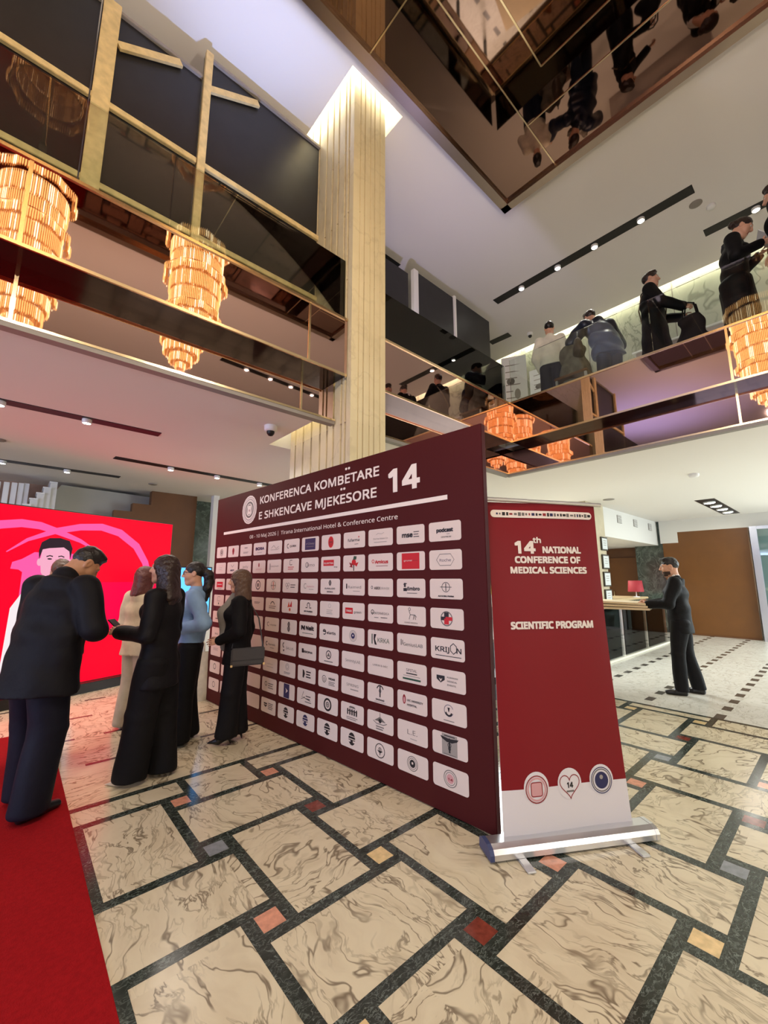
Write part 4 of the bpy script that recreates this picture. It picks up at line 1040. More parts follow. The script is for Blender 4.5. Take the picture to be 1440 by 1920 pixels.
MB().bbox((-.08, .96, 0), (.0, 1.35, 2.5), M_['black'], .006).build('frame', dr)
hd = MB().tube([(-.05, .78, .75), (-.12, .78, .75), (-.12, .78, 1.1), (-.05, .78, 1.1)], .014, M_['brass'], 8).build('handle', dr)
# glass door at the right edge
gd = thing('glass_door', 'tinted glass door with pale frame beside the brown wall', 'door', (13.75, 1.5, 0))
MB().box((-.03, -1.3, .06), (-.015, -.08, 2.72), M_['teal']).build('glass_pane', gd)
MB().bbox((-.06, -.08, 0), (.06, .06, 2.8), M_['steel'], .006).build('post', gd)
MB().bbox((-.04, -1.4, 2.72), (.04, -.08, 2.8), M_['steel'], .006).build('head_rail', gd)
MB().bbox((-.04, -1.4, 0), (.04, -.08, .06), M_['steel'], .006).build('sill', gd)
struct('wall_beyond', MB().box((14.45, -9, 0), (14.6, 1.6, HS), M_['wallw']))
pl = thing('potted_plant', 'leafy dark green plant in grey pot behind the glass door', 'plant', (13.98, .95, 0))
MB().lathe([(.001, 0), (.14, 0), (.18, .38), (.16, .38), (.15, .34), (.001, .34)], M_['grey_edge'], 18).build('pot', pl)
GREEN = mat('plant_leaf', srgb('#30503a'), .5, noise=(20, .3))
lf = MB(); r = random.Random(8)
for k in range(60):
    a = r.uniform(0, 2 * PI); e = r.uniform(.2, 1.2); L = r.uniform(.18, .34); z = r.uniform(.36, .75)
    d = Vector((math.cos(a) * math.cos(e), math.sin(a) * math.cos(e), math.sin(e))); s_ = Vector((-math.sin(a), math.cos(a), 0)) * .045
    p = Vector((0, 0, z)) + d * .05; q = p + d * L * .5 + Vector((0, 0, .03)); w_ = p + d * L
    lf.add([p, q + s_, w_, q - s_], [(0, 1, 2, 3)], GREEN)
lf.build('foliage', pl)
# glass partition with bright metal channel along the marble floor
gp = thing('glass_partition', 'low clear glass partition in a bright floor channel behind the banner', 'partition', (7.6, 3.07, 0))
MB().bbox((0, -.04, 0), (4.2, .04, .03), mat('channel_white', srgb('#f4f0dc'), .3), .005).build('floor_channel', gp)
for k in range(3): MB().box((.02 + 1.4 * k, -.006, .03), (1.38 + 1.4 * k, .006, .95), M_['glass_low']).build('glass_pane', gp)
# reception counter
rc = thing('reception_counter', 'reception counter with dark green marble apron behind the glass partition', 'counter', (8.2, 3.9, 0))
MB().bbox((1.0, -.2, .80), (4.4, .45, .98), M_['gcol'], .01).build('apron', rc)
MB().bbox((.9, -.25, .98), (4.5, .55, 1.03), mat('counter_top', srgb('#cdb88f'), .3), .01).build('worktop', rc)
for x in (1.1, 2.7, 4.3):
    for y in (-.12, .38): MB().bbox((x - .03, y - .03, 0), (x + .03, y + .03, .8), M_['steel'], .004).build('leg', rc)
lp = thing('table_lamp', 'red shaded table lamp beside the man carrying boards', 'lamp', (12.0, 3.72, 1.03))
MB().lathe([(.18, .14), (.155, .42), (.15, .42), (.17, .14)], mat('red_shade', srgb('#a02c36'), .7, emit=(.7, .06, .08), estr=.04), 24).build('lamp_shade', lp)
MB().lathe([(.08, 0), (.08, .015), (.014, .03), (.014, .3), (.001, .3)], M_['white'], 16).build('stem', lp)
# bits seen between backdrop and banner: yellow notice, desk edge, folded chairs
yn = thing('notice_stand', 'bright yellow notice over a white sheet seen between backdrop and banner', 'sign', (6.6, 4.35, 0))
MB().bbox((-.5, 0, 1.22), (.6, .03, 1.66), mat('glowing_yellow_sheet', srgb('#f2e02a'), .5, emit=(.9, .75, .05), estr=.35), .004).build('yellow_panel', yn)  # weak glow put into the yellow sheet's material, though it is no lamp
MB().bbox((-.5, 0, 1.0), (.6, .03, 1.215), M_['white'], .004).build('white_sheet', yn)
MB().bbox((-.5, -.02, 0), (-.45, .04, 1.0), M_['black'], .004).build('leg', yn)
MB().bbox((.55, -.02, 0), (.6, .04, 1.0), M_['black'], .004).build('leg', yn)
dk = thing('side_table', 'dark wooden table edge in the gap behind the banner', 'table', (5.2, 3.4, 0))
MB().bbox((-.6, -.3, .70), (.6, .3, .74), M_['brown'], .006).build('tabletop', dk)
for sx in (-.52, .52):
    for sy in (-.24, .24): MB().bbox((sx - .025, sy - .025, 0), (sx + .025, sy + .025, .70), M_['black'], .004).build('leg', dk)
st_ = thing('waiting_chair', 'black and tan chair in the gap between backdrop and banner', 'chair', (4.1, 2.75, 0), .5)
MB().bbox((-.25, -.25, .40), (.25, .25, .47), M_['black'], .02).build('seat', st_)
MB().bbox((-.25, .20, .47), (.25, .26, .90), M_['brown'], .02).build('backrest', st_)
for sx in (-.22, .22):
    for sy in (-.22, .22): MB().bbox((sx - .018, sy - .018, 0), (sx + .018, sy + .018, .40), M_['brown'], .004).build('leg', st_)

# ------------------------------------------------------------------ on the right gallery: posters, registration board, coats on a stand
PRINT = INK['g']
def poster(label, x, y, z0, w, h, rz, seed):
    t = thing('poster_board', label, 'poster', (x, y, ZF), rz)
    fr = (Vector((0, 0, z0 - ZF)), Vector((1, 0, 0)), Vector((0, 0, 1)), Vector((0, -1, 0)))
    MB().bbox((0, 0, z0 - ZF), (w, .02, z0 - ZF + h), M_['white'], .003).build('board', t)
    r = random.Random(seed); b = MB()
    b.poly(circ(w * .35, h * .62, w * .16, h * .06, 16), fr, PRINT, .002); b.poly(circ(w * .6, h * .42, w * .12, h * .08, 16), fr, INK['l'], .002)
    for k in range(6): b.poly([(w * .15, h * (.86 - .1 * k)), (w * r.uniform(.4, .85), h * (.86 - .1 * k)), (w * r.uniform(.4, .85), h * (.875 - .1 * k)), (w * .15, h * (.875 - .1 * k))], fr, INK['l'], .0025)
    b.build('print', t)
    MB().bbox((w * .45, .02, 0), (w * .55, .05, z0 - ZF + h * .5), M_['steel'], .003).build('stand', t)
    MB().bbox((w * .2, -.1, 0), (w * .8, .2, .02), M_['steel'], .003).build('foot', t)
poster('tall white printed poster standing at the gallery corner', 8.0, 4.85, 5.0, .55, 1.6, -PI / 2 + .5, 1)
poster('smaller white printed poster beside the woman in white cardigan', 7.9, 4.12, 4.9, .6, 1.05, -PI / 2 + .15, 2)
rb = thing('registration_desk', 'low desk with pale printed front behind the woman in black coat', 'desk', (7.4, .75, ZF + .003), PI / 2)
fr = (Vector((0, -.02, 0)), Vector((-1, 0, 0)), Vector((0, 0, 1)), Vector((0, 1, 0)))
MB().bbox((-.3, -.5, 0), (1.2, 0, 1.22), mat('desk_print', srgb('#c9bcb8'), .4), .006).build('front_panel', rb)
MB().bbox((-.35, -.55, 1.22), (1.25, .03, 1.25), M_['white'], .004).build('desk_top', rb)
b = MB()
f2 = (Vector((0, .002, 0)), Vector((1, 0, 0)), Vector((0, 0, 1)), Vector((0, 1, 0)))
b.strip2(circ(.75, .95, .24, .13, 28), .015, f2, INK['d'], .001, True); b.poly(rrect(.6, .9, .9, 1.0, .03), f2, INK['g'], .001)
for k in range(3): b.poly([(.05, 1.05 - .1 * k), (.4, 1.05 - .1 * k), (.4, 1.1 - .1 * k), (.05, 1.1 - .1 * k)], f2, INK['d'], .001)
b.build('print', rb)
# ------------------------------------------------------------------ people: smooth bodies grown from distance fields
class SDF:
    def __init__(s, lo, hi, h):
        s.h = h; s.lo = np.array(lo, float)
        s.ax = [np.arange(lo[i], hi[i] + h, h, dtype=np.float32) for i in range(3)]
        s.f = np.full([len(a) for a in s.ax], 1.0, np.float32)
    def _blk(s, lo, hi):
        sl = []
        for i in range(3):
            a = int(max(0, math.floor((lo[i] - s.lo[i]) / s.h))); b = int(min(len(s.ax[i]), math.ceil((hi[i] - s.lo[i]) / s.h) + 1))
            if b <= a: return None
            sl.append(slice(a, b))
        g = (s.ax[0][sl[0]][:, None, None], s.ax[1][sl[1]][None, :, None], s.ax[2][sl[2]][None, None, :])
        return tuple(sl), g
    def put(s, d, lo, hi, k, op='u'):
        m = max(k, 3 * s.h) + .004
        r = s._blk([q - m for q in lo], [q + m for q in hi])
        if r is None: return s
        sl, g = r
        b = d(*g); a = s.f[sl]
        if op == 'u':
            hh = np.clip(.5 + .5 * (a - b) / k, 0, 1); s.f[sl] = a * (1 - hh) + b * hh - k * hh * (1 - hh)
        else:
            b = -b
            hh = np.clip(.5 - .5 * (a - b) / k, 0, 1); s.f[sl] = a * (1 - hh) + b * hh + k * hh * (1 - hh)
        return s
    def cap(s, p, q, r0, r1=None, k=.02, op='u'):
        r1 = r0 if r1 is None else r1
        p = np.array(p, float); q = np.array(q, float); ba = q - p; bb = max(ba @ ba, 1e-9); R = max(r0, r1)
        def d(X, Y, Z):
            x, y, z = X - p[0], Y - p[1], Z - p[2]
            t = np.clip((x * ba[0] + y * ba[1] + z * ba[2]) / bb, 0, 1)
            return np.sqrt((x - t * ba[0]) ** 2 + (y - t * ba[1]) ** 2 + (z - t * ba[2]) ** 2) - (r0 + (r1 - r0) * t)
        return s.put(d, np.minimum(p, q) - R, np.maximum(p, q) + R, k, op)
    def ecap(s, p, q, a, b, lat, k=.03, op='u', end=.7):
        """tapered limb of elliptic section: a=(lateral,depth) radii at p, b at q"""
        p = np.array(p, float); q = np.array(q, float); ax = q - p; L = np.linalg.norm(ax); ax = ax / L
        l = np.array(lat, float); l = l - ax * (l @ ax); l /= np.linalg.norm(l); dd = np.cross(ax, l)
        R = max(*a, *b)
        def d(X, Y, Z):
            x, y, z = X - p[0], Y - p[1], Z - p[2]
            w = x * ax[0] + y * ax[1] + z * ax[2]; t = np.clip(w / L, 0, 1)
            ra = a[0] + (b[0] - a[0]) * t; rb = a[1] + (b[1] - a[1]) * t; mn = np.minimum(ra, rb)
            u = (x * l[0] + y * l[1] + z * l[2]) / ra; v = (x * dd[0] + y * dd[1] + z * dd[2]) / rb; e = (w - t * L) / (mn * end)
            return (np.sqrt(u * u + v * v + e * e) - 1) * mn
        return s.put(d, np.minimum(p, q) - R, np.maximum(p, q) + R, k, op)
    def ell(s, c, r, k=.02, op='u'):
        c = np.array(c, float); r = np.array(r, float); mn = r.min()
        return s.put(lambda X, Y, Z: (np.sqrt(((X - c[0]) / r[0]) ** 2 + ((Y - c[1]) / r[1]) ** 2 + ((Z - c[2]) / r[2]) ** 2) - 1) * mn, c - r, c + r, k, op)
    def cut(s, p, n):
        """keep the side the normal points away from"""
        n = np.array(n, float); n /= np.linalg.norm(n)
        X, Y, Z = s.ax[0][:, None, None], s.ax[1][None, :, None], s.ax[2][None, None, :]
        s.f = np.maximum(s.f, (X - p[0]) * n[0] + (Y - p[1]) * n[1] + (Z - p[2]) * n[2])
        return s
    def ripple(s, amp, fx=(23, 17, 31), ph=0):
        X, Y, Z = s.ax[0][:, None, None], s.ax[1][None, :, None], s.ax[2][None, None, :]
        s.f = s.f + amp * (np.sin(fx[0] * X + 9 * Z + ph) * np.sin(fx[1] * Y - 7 * Z + 2 * ph) + .8 * np.sin(fx[2] * Z + 12 * X + 8 * Y + ph))
        return s
    def mesh(s):
        f = s.f; neg = f < 0
        nx, ny, nz = f.shape
        C = [(i, j, k) for i in (0, 1) for j in (0, 1) for k in (0, 1)]
        cnt = np.zeros((nx - 1, ny - 1, nz - 1), np.int8)
        for i, j, k in C: cnt += neg[i:nx - 1 + i, j:ny - 1 + j, k:nz - 1 + k]
        act = (cnt > 0) & (cnt < 8)
        idx = np.argwhere(act)
        if len(idx) == 0: return np.zeros((0, 3)), []
        num = np.full(act.shape, -1, np.int32); num[act] = np.arange(len(idx))
        acc = np.zeros((len(idx), 3)); n = np.zeros(len(idx))
        I = idx.T
        for axis in range(3):
            for o1 in (0, 1):
                for o2 in (0, 1):
                    a = [0, 0, 0]; oth = [q for q in range(3) if q != axis]; a[oth[0]] = o1; a[oth[1]] = o2
                    b = list(a); b[axis] = 1
                    fa = f[I[0] + a[0], I[1] + a[1], I[2] + a[2]]; fb = f[I[0] + b[0], I[1] + b[1], I[2] + b[2]]
                    cr = (fa < 0) != (fb < 0)
                    t = np.where(cr, fa / np.where(cr, fa - fb, 1), 0)
                    P = np.zeros((len(idx), 3)); P[:, axis] = t; P[:, oth[0]] = o1; P[:, oth[1]] = o2
                    acc += np.where(cr[:, None], P, 0); n += cr
        V = (idx + acc / n[:, None]) * s.h + s.lo
        F = []
        for axis in range(3):
            oth = [q for q in range(3) if q != axis]
            a0 = [slice(None)] * 3; a1 = [slice(None)] * 3
            a0[axis] = slice(0, f.shape[axis] - 1); a1[axis] = slice(1, None)
            for o in oth: a0[o] = slice(1, f.shape[o] - 1); a1[o] = slice(1, f.shape[o] - 1)
            na, nb = neg[tuple(a0)], neg[tuple(a1)]
            for flip in (False, True):
                e = np.argwhere((na & ~nb) if not flip else (~na & nb))
                if len(e) == 0: continue
                e = e.copy()
                for o in oth: e[:, o] += 1
                def cell(d0, d1):
                    q = e.copy(); q[:, oth[0]] -= d0; q[:, oth[1]] -= d1
                    return num[q[:, 0], q[:, 1], q[:, 2]]
                quad = np.stack([cell(1, 1), cell(0, 1), cell(0, 0), cell(1, 0)], 1)
                if axis == 1: quad = quad[:, ::-1]
                if flip: quad = quad[:, ::-1]
                F.append(quad)
        F = np.concatenate(F)
        F = F[(F >= 0).all(1)]
        return V, F

def relax(V, F, it=2):
    """a light smoothing of the grown surface"""
    if len(V) == 0: return V
    e = np.concatenate([F[:, [0, 1]], F[:, [1, 2]], F[:, [2, 3]], F[:, [3, 0]]])
    for _ in range(it):
        S = np.zeros_like(V); c = np.zeros(len(V))
        np.add.at(S, e[:, 0], V[e[:, 1]]); np.add.at(c, e[:, 0], 1); np.add.at(S, e[:, 1], V[e[:, 0]]); np.add.at(c, e[:, 1], 1)
        V = V * .5 + .5 * S / np.maximum(c, 1)[:, None]
    return V

def rotm(yaw=0, pitch=0, roll=0):
    """head/hand rotation: yaw left positive, pitch up positive, roll to the right positive (radians)"""
    return np.array((Matrix.Rotation(yaw, 3, 'Z') @ Matrix.Rotation(pitch, 3, 'X') @ Matrix.Rotation(roll, 3, 'Y')))

def head_mesh(fem, beard):
    s = SDF((-.13, -.15, -.20), (.13, .17, .16), .005)
    s.ell((0, -.012, .035), (.074, .094, .088), .02)
    s.ell((0, .022, -.035), (.060 if fem else .064, .070, .080), .04)
    s.ell((0, .062, -.098), (.024 if fem else .030, .022, .020), .035)
    for q in (-1, 1):
        s.ell((q * .044, .048, -.030), (.024, .026, .026), .03)      # cheekbone
        s.cap((q * .052, .0, -.075), (q * .026, .055, -.105), .016, .016, .03)  # jaw
        s.ell((q * .031, .098, .012), (.020, .015, .012), .014, 'd')   # eye socket
        s.ell((q * .031, .074, .011), (.0135, .0135, .0125), .006)     # eyeball
        s.cap((q * .014, .090, .030), (q * .050, .074, .028), .009, .008, .014)  # brow
        s.ell((q * .077, -.012, .000), (.010, .020, .031), .010); s.ell((q * .084, -.006, .002), (.006, .012, .020), .006, 'd')
        s.ell((q * .012, .100, -.026), (.009, .010, .008), .008)       # nostril wing
    s.cap((0, .092, .020), (0, .112, -.020), .008, .012, .014)
    s.cap((-.018, .084, -.056), (.018, .084, -.056), .0075, .0075, .008)
    s.cap((-.015, .083, -.070), (.015, .083, -.070), .008, .008, .008)
    s.cap((-.022, .0925, -.063), (.022, .0925, -.063), .0025, .0025, .004, 'd')
    s.cap((0, -.022, -.06), (0, -.040, -.19), .052 if fem else .060, .056 if fem else .064, .03)
    V, F = s.mesh(); V = relax(V, F, 1)
    c = V[F].mean(1)
    lab = np.zeros(len(F), int)
    x, y, z = np.abs(c[:, 0]), c[:, 1], c[:, 2]
    lab[(((c[:, 0] * 0 + x - .031) / .017) ** 2 + ((z - .011) / .009) ** 2 < 1) & (y > .07)] = 1
    lab[((x - .031) ** 2 + (z - .011) ** 2 < .0065 ** 2) & (y > .07)] = 2
    lab[(x < .026) & (z > -.077) & (z < -.050) & (y > .078)] = 3
    lab[(x > .012) & (x < .052) & (np.abs(z - (.034 - .004 * (x > .04))) < .0055) & (y > .06)] = 4
    if beard:
        lab[(z < -.052 - .35 * np.maximum(0, .055 - y) * 0) & (z > -.116) & (y > np.where(z < -.098, .035, .002)) & (lab == 0) & ~((x < .022) & (z > -.080) & (z < -.048))] = 5
        lab[(x < .03) & (z > -.050) & (z < -.040) & (y > .085)] = 5
    return V, F, lab

def hand_mesh(curl=.4, spread=.0, thumb=.5):
    s = SDF((-.10, -.06, -.13), (.10, .24, .07), .0036)
    s.ecap((0, -.05, 0), (0, .0, 0), (.026, .021), (.030, .018), (1, 0, 0), .01)
    s.ecap((0, .01, 0), (0, .078, 0), (.031, .016), (.040, .013), (1, 0, 0), .012)
    s.ell((.022, .03, -.010), (.018, .028, .013), .012)
    for i, (bx, ln, r) in enumerate(((.030, .068, .0088), (.0105, .078, .0092), (-.009, .072, .0088), (-.027, .056, .0078))):
        p = np.array((bx, .082 - .004 * abs(i - 1), .001)); a = 0.0
        sp = (bx / .03) * (.06 + spread)
        for j, fr in enumerate((.44, .32, .24)):
            a += curl * (.7 if j == 0 else 1.0)
            q = p + ln * fr * np.array((math.sin(sp) * math.cos(a), math.cos(sp) * math.cos(a), -math.sin(a)))
            s.cap(p, q, r * (1 - .08 * j), r * (.93 - .08 * j), .004); p = q
    t0 = np.array((.030, .020, -.006)); t1 = t0 + np.array((.030 * (1 - .5 * thumb) + .004, .034, -.012 - .012 * thumb)); t2 = t1 + np.array((.010 - .016 * thumb, .030, -.006 - .012 * thumb)); t3 = t2 + np.array((-.004 * thumb, .022, -.004 - .008 * thumb))
    s.cap(t0, t1, .0125, .0105, .008); s.cap(t1, t2, .0103, .0092, .004); s.cap(t2, t3, .0092, .0075, .004)
    V, F = s.mesh()
    return relax(V, F, 1), F
_heads, _hands = {}, {}

def cloth(name, hexc, rough=.75, amt=.12):
    return mat(name, srgb(hexc), rough, spec=.25, noise=(9, amt), bump=(14, .3))
SKINM = [mat('skin_light', srgb('#d3a083'), .5, noise=(40, .05)), mat('skin_tan', srgb('#b98562'), .5, noise=(40, .05))]
FACE = [None, mat('eye_white', srgb('#e6e0d8'), .3), mat('eye_iris', srgb('#2a1a12'), .2), mat('lip', srgb('#a55a50'), .4)]
HAIRM = {'black': mat('hair_black', srgb('#16100e'), .38, bump=(60, .4)), 'dark': mat('hair_dark_brown', srgb('#2a1a14'), .38, bump=(60, .4)), 'brown': mat('hair_brown', srgb('#5a4130'), .42, bump=(60, .4)), 'red': mat('hair_auburn', srgb('#5a2a20'), .42, bump=(60, .4)), 'buzz': mat('hair_buzz', srgb('#2b2320'), .7)}

def person(label, loc, yaw, h=1.75, fem=False, skin=0, lean=(0, 0), head=(0, 0, 0), hoff=(0, 0, 0), J=None, top=None, bottom=None, shoes=None, hair=('short', 'dark'), beard=False,
           collar=None, hands=None, scale_w=1.0, group=None, extra=None):
    """faces local +Y; right hand is +X. J overrides joints (given for a 1.75 m body, metres)."""
    s = h / 1.75
    root = thing('person', label, 'person', loc, yaw, group)
    sw = (.165 if fem else .195) * scale_w
    P = dict(pel=(0, 0, .94), waist=(0, .0, 1.08), chest=(0, .005, 1.28), neck=(0, -.015, 1.475), head=(0, .02, 1.632),
             shL=(-sw, -.015, 1.405), shR=(sw, -.015, 1.405), elL=(-sw - .05, -.04, 1.115), elR=(sw + .05, -.04, 1.115), wrL=(-sw - .03, .06, .88), wrR=(sw + .03, .06, .88),
             hpL=(-.085, 0, .90), hpR=(.085, 0, .90), knL=(-.095, .02, .50), knR=(.095, .02, .50), anL=(-.10, -.02, .085), anR=(.10, -.02, .085))
    base = {k: np.array(v, float) for k, v in P.items()}
    fl, sl = lean                                  # forward and sideways lean of the trunk about the hips, radians
    Rl = np.array(Matrix.Rotation(-fl, 3, 'X') @ Matrix.Rotation(sl, 3, 'Y'))
    piv = np.array((0, 0, .95))
    for k in ('waist', 'chest', 'neck', 'head', 'shL', 'shR', 'elL', 'elR', 'wrL', 'wrR'):
        base[k] = piv + Rl @ (base[k] - piv)
    base['head'] = base['head'] + np.array(hoff)
    if J:
        for k, v in J.items(): base[k] = np.array(v, float)
    Q = {k: v * s for k, v in base.items()}
    lat = Q['shR'] - Q['shL']; latp = np.array((1, 0, 0))
    tops = max(Q['head'][2] + .15, 1)
    lo = (min(q[0] for q in Q.values()) - .30, min(q[1] for q in Q.values()) - .30, 0.0); hi = (max(q[0] for q in Q.values()) + .30, max(q[1] for q in Q.values()) + .30, tops)
    K = .03 * s
    bt = bottom or {}
    # ---- body
    b = SDF(lo, hi, .012)
    b.ecap(Q['pel'] + (0, 0, -.04), Q['waist'], (.12 * s, .08 * s), (.11 * s, .075 * s), latp, K); b.ecap(Q['waist'], Q['chest'], (.11 * s, .075 * s), (.13 * s, .08 * s), lat, K); b.ecap(Q['chest'], (Q['shL'] + Q['shR']) / 2, (.13 * s, .08 * s), (.11 * s, .06 * s), lat, K)
    for q in 'LR':
        b.cap(Q['sh' + q], Q['el' + q], .040 * s, .034 * s, K); b.cap(Q['el' + q], Q['wr' + q], .033 * s, .022 * s, K)
        b.cap(Q['hp' + q], Q['kn' + q], .065 * s, .048 * s, K); b.cap(Q['kn' + q], Q['an' + q], .046 * s, .030 * s, K); b.cap(Q['an' + q], Q['an' + q] + np.array((0, .06, -.03)) * s, .03 * s, .025 * s, K)
    b.cap(Q['neck'] - (0, 0, .06), Q['neck'] + (Q['head'] - Q['neck']) * .55, .046 * s, .042 * s, K)
    V, F = b.mesh()
    mb = MB(); sk = SKINM[skin]
    mb.add(V, F, sk, True)
    hk = (fem, beard)
    if hk not in _heads: _heads[hk] = head_mesh(fem, beard)
    HV, HF, HL = _heads[hk]
    RH = rotm(*head)
    if fl or sl: RH = (np.array(Matrix.Rotation(-fl * .5, 3, 'X') @ Matrix.Rotation(sl * .6, 3, 'Y'))) @ RH
    hs = s * (.96 if fem else 1.0)
    V2 = (HV * hs) @ RH.T + Q['head']
    n0 = len(mb.v)
    mb.v.extend(map(tuple, V2.tolist()))
    browm = HAIRM['dark']
    ms = [sk, FACE[1], FACE[2], FACE[3], browm, mat('stubble', srgb('#3b2a22'), .7)]
    for f, l in zip((HF + n0).tolist(), HL.tolist()): mb.f.append(tuple(f)); mb.m.append(ms[l]); mb.sm.append(True)
    # hands: each (direction, back-of-hand normal, curl, spread, thumb)
    hd = {'L': ((0, .25, -1), (-1, 0, 0), .35, 0, .4), 'R': ((0, .25, -1), (1, 0, 0), .35, 0, .4)}
    if hands: hd.update(hands)
    for q in 'LR':
        if hd[q] is None: continue
        dr_, nm_, cu, sp, th = hd[q]
        kk = (round(cu, 2), sp, th)
        if kk not in _hands: _hands[kk] = hand_mesh(cu, sp, th)
        GV, GF = _hands[kk]
        Yv = np.array(dr_, float); Yv /= np.linalg.norm(Yv); Zv = np.array(nm_, float); Zv -= Yv * (Zv @ Yv); Zv /= np.linalg.norm(Zv); Xv = np.cross(Yv, Zv)
        G = GV.copy()
        # thumb towards the body's front/inner side: mirror for the other hand
        if q == 'R': G[:, 0] *= -1
        GF2 = GF if q == 'L' else GF[:, ::-1]
        hsz = s * (.88 if fem else .98)
        G = (G * hsz) @ np.stack([Xv, Yv, Zv]) + Q['wr' + q]
        mb.add(G, GF2, sk, True)
    mb.build('body', root)
    # ---- trousers / skirt
    def leg_field(r0, rk, ra, hem, flare_y=1.0, top=1.0, grid=.011):
        t = SDF(lo, hi, grid)
        t.ecap(Q['pel'] + np.array((0, 0, -.03)) * s, Q['pel'] + np.array((0, 0, .10)) * s, (.165 * s * (1.02 if fem else 1), .115 * s), (.145 * s, .10 * s), latp, K)
        for q in 'LR':
            an = Q['an' + q].copy(); an2 = an + np.array((0, -.0, -.03 * s))
            t.ecap(Q['hp' + q], Q['kn' + q], (r0 * s, r0 * 1.1 * s), (rk * s, rk * flare_y * s), latp, .02 * s); t.ecap(Q['kn' + q], an2, (rk * s, rk * flare_y * s), (ra * s, ra * flare_y * s * 1.15), latp, .02 * s)
        t.cut((0, 0, hem * s), (0, 0, -1)); t.cut(Q['waist'] + np.array((0, 0, .0)), (0, 0, 1))
        return t
    if bt:
        t = leg_field(bt.get('r0', .098), bt.get('rk', .072), bt.get('ra', .060), bt.get('hem', .055), bt.get('fy', 1.0))
        t.ripple(bt.get('rip', .004) * .6, (29, 21, 13), loc[0] * 3)
        V, F = t.mesh(); MB().add(relax(V, F, 1), F, bt['m'], True).build(bt.get('name', 'trousers'), root)
    # ---- upper garment
    if top:
        g = SDF(lo, hi, .011)
        A = top.get('a', 1.0) * s
        hem = top.get('hem', .80)
        low = Q['pel'] + np.array((0, 0, (hem - .94))) * s
        hw = top.get('hemw', .185); fw = top.get('fl', 1.0)
        g.ecap(low - np.array((0, 0, .03)), Q['waist'], (hw * A, hw * .74 * A * fw), (top.get('ww', .165) * A, .118 * A), lat * .5 + latp * .5, .04 * s); g.ecap(Q['waist'], Q['chest'], (top.get('ww', .165) * A, .118 * A), (.172 * A * scale_w, .125 * A), lat, .05 * s)
        g.ecap(Q['chest'], (Q['shL'] + Q['shR']) / 2 + np.array((0, 0, -.02)) * s, (.172 * A * scale_w, .125 * A), (.145 * A * scale_w, .088 * A), lat, .05 * s)
        g.cap((Q['shL'] + Q['shR']) / 2 + (Q['neck'] - (Q['shL'] + Q['shR']) / 2) * .55, Q['neck'] + np.array((0, 0, -.012)) * s, .10 * A, .066 * A, .05 * s)
        if fem and not top.get('flat'):
            fwd = np.cross(np.array((0, 0, 1.0)), lat); fwd /= np.linalg.norm(fwd)
            for q in (-1, 1): g.ell(Q['chest'] + fwd * .075 * s + lat / np.linalg.norm(lat) * q * .07 * s, (.07 * s, .06 * s, .065 * s), .05 * s)
        r0, r1, r2 = top.get('sl', (.078, .062, .050))
        for q in 'LR':
            wr = Q['wr' + q]; el = Q['el' + q]; d = (wr - el); end = el + d * top.get('cuff', .97)
            g.cap(Q['sh' + q], el, r0 * s, r1 * s, .035 * s); g.cap(el, end, r1 * s, r2 * s, .02 * s)
        g.cut(low, (0, 0, -1))
        for q in 'LR':   # open cuff end
            d = Q['wr' + q] - Q['el' + q]; e = Q['el' + q] + d * top.get('cuff', .97) + d / np.linalg.norm(d) * .012
            g.cap(e + d / np.linalg.norm(d) * .05, e + d / np.linalg.norm(d) * .051, .055 * s, .055 * s, .004, 'd')
        if top.get('open'):     # open front showing the shirt
            c = Q['neck']; ch = Q['chest']
            g.cap(c + np.array((0, .10, -.02)) * s, ch + np.array((0, .15, -.06)) * s, .045 * s, .012 * s, .01, 'd')
        g.ripple(top.get('rip', .004), (19, 25, 27), loc[1] * 5 + loc[0])
        V, F = g.mesh(); V = relax(V, F, 1)
        MB().add(V, F, top['m'], True).build(top.get('name', 'jacket'), root)
    if collar:
        c = SDF(lo, hi, .008)
        n_ = Q['neck']; dn = (Q['head'] - Q['neck']); dn = dn / np.linalg.norm(dn)
        c.cap(n_ - dn * .06 * s, n_ + dn * .032 * s, .072 * s, .062 * s, .01); c.cap(n_ + dn * .025 * s, n_ + dn * .12 * s, .055 * s, .055 * s, .006, 'd')
        fwd = np.cross(np.array((0, 0, 1.0)), lat); fwd /= np.linalg.norm(fwd)
        c.ecap(n_ + fwd * .055 * s - dn * .03 * s, Q['chest'] + fwd * .085 * s, (.05 * s, .03 * s), (.04 * s, .03 * s), lat, .02)
        V, F = c.mesh(); MB().add(V, F, collar, True).build('shirt_collar', root)
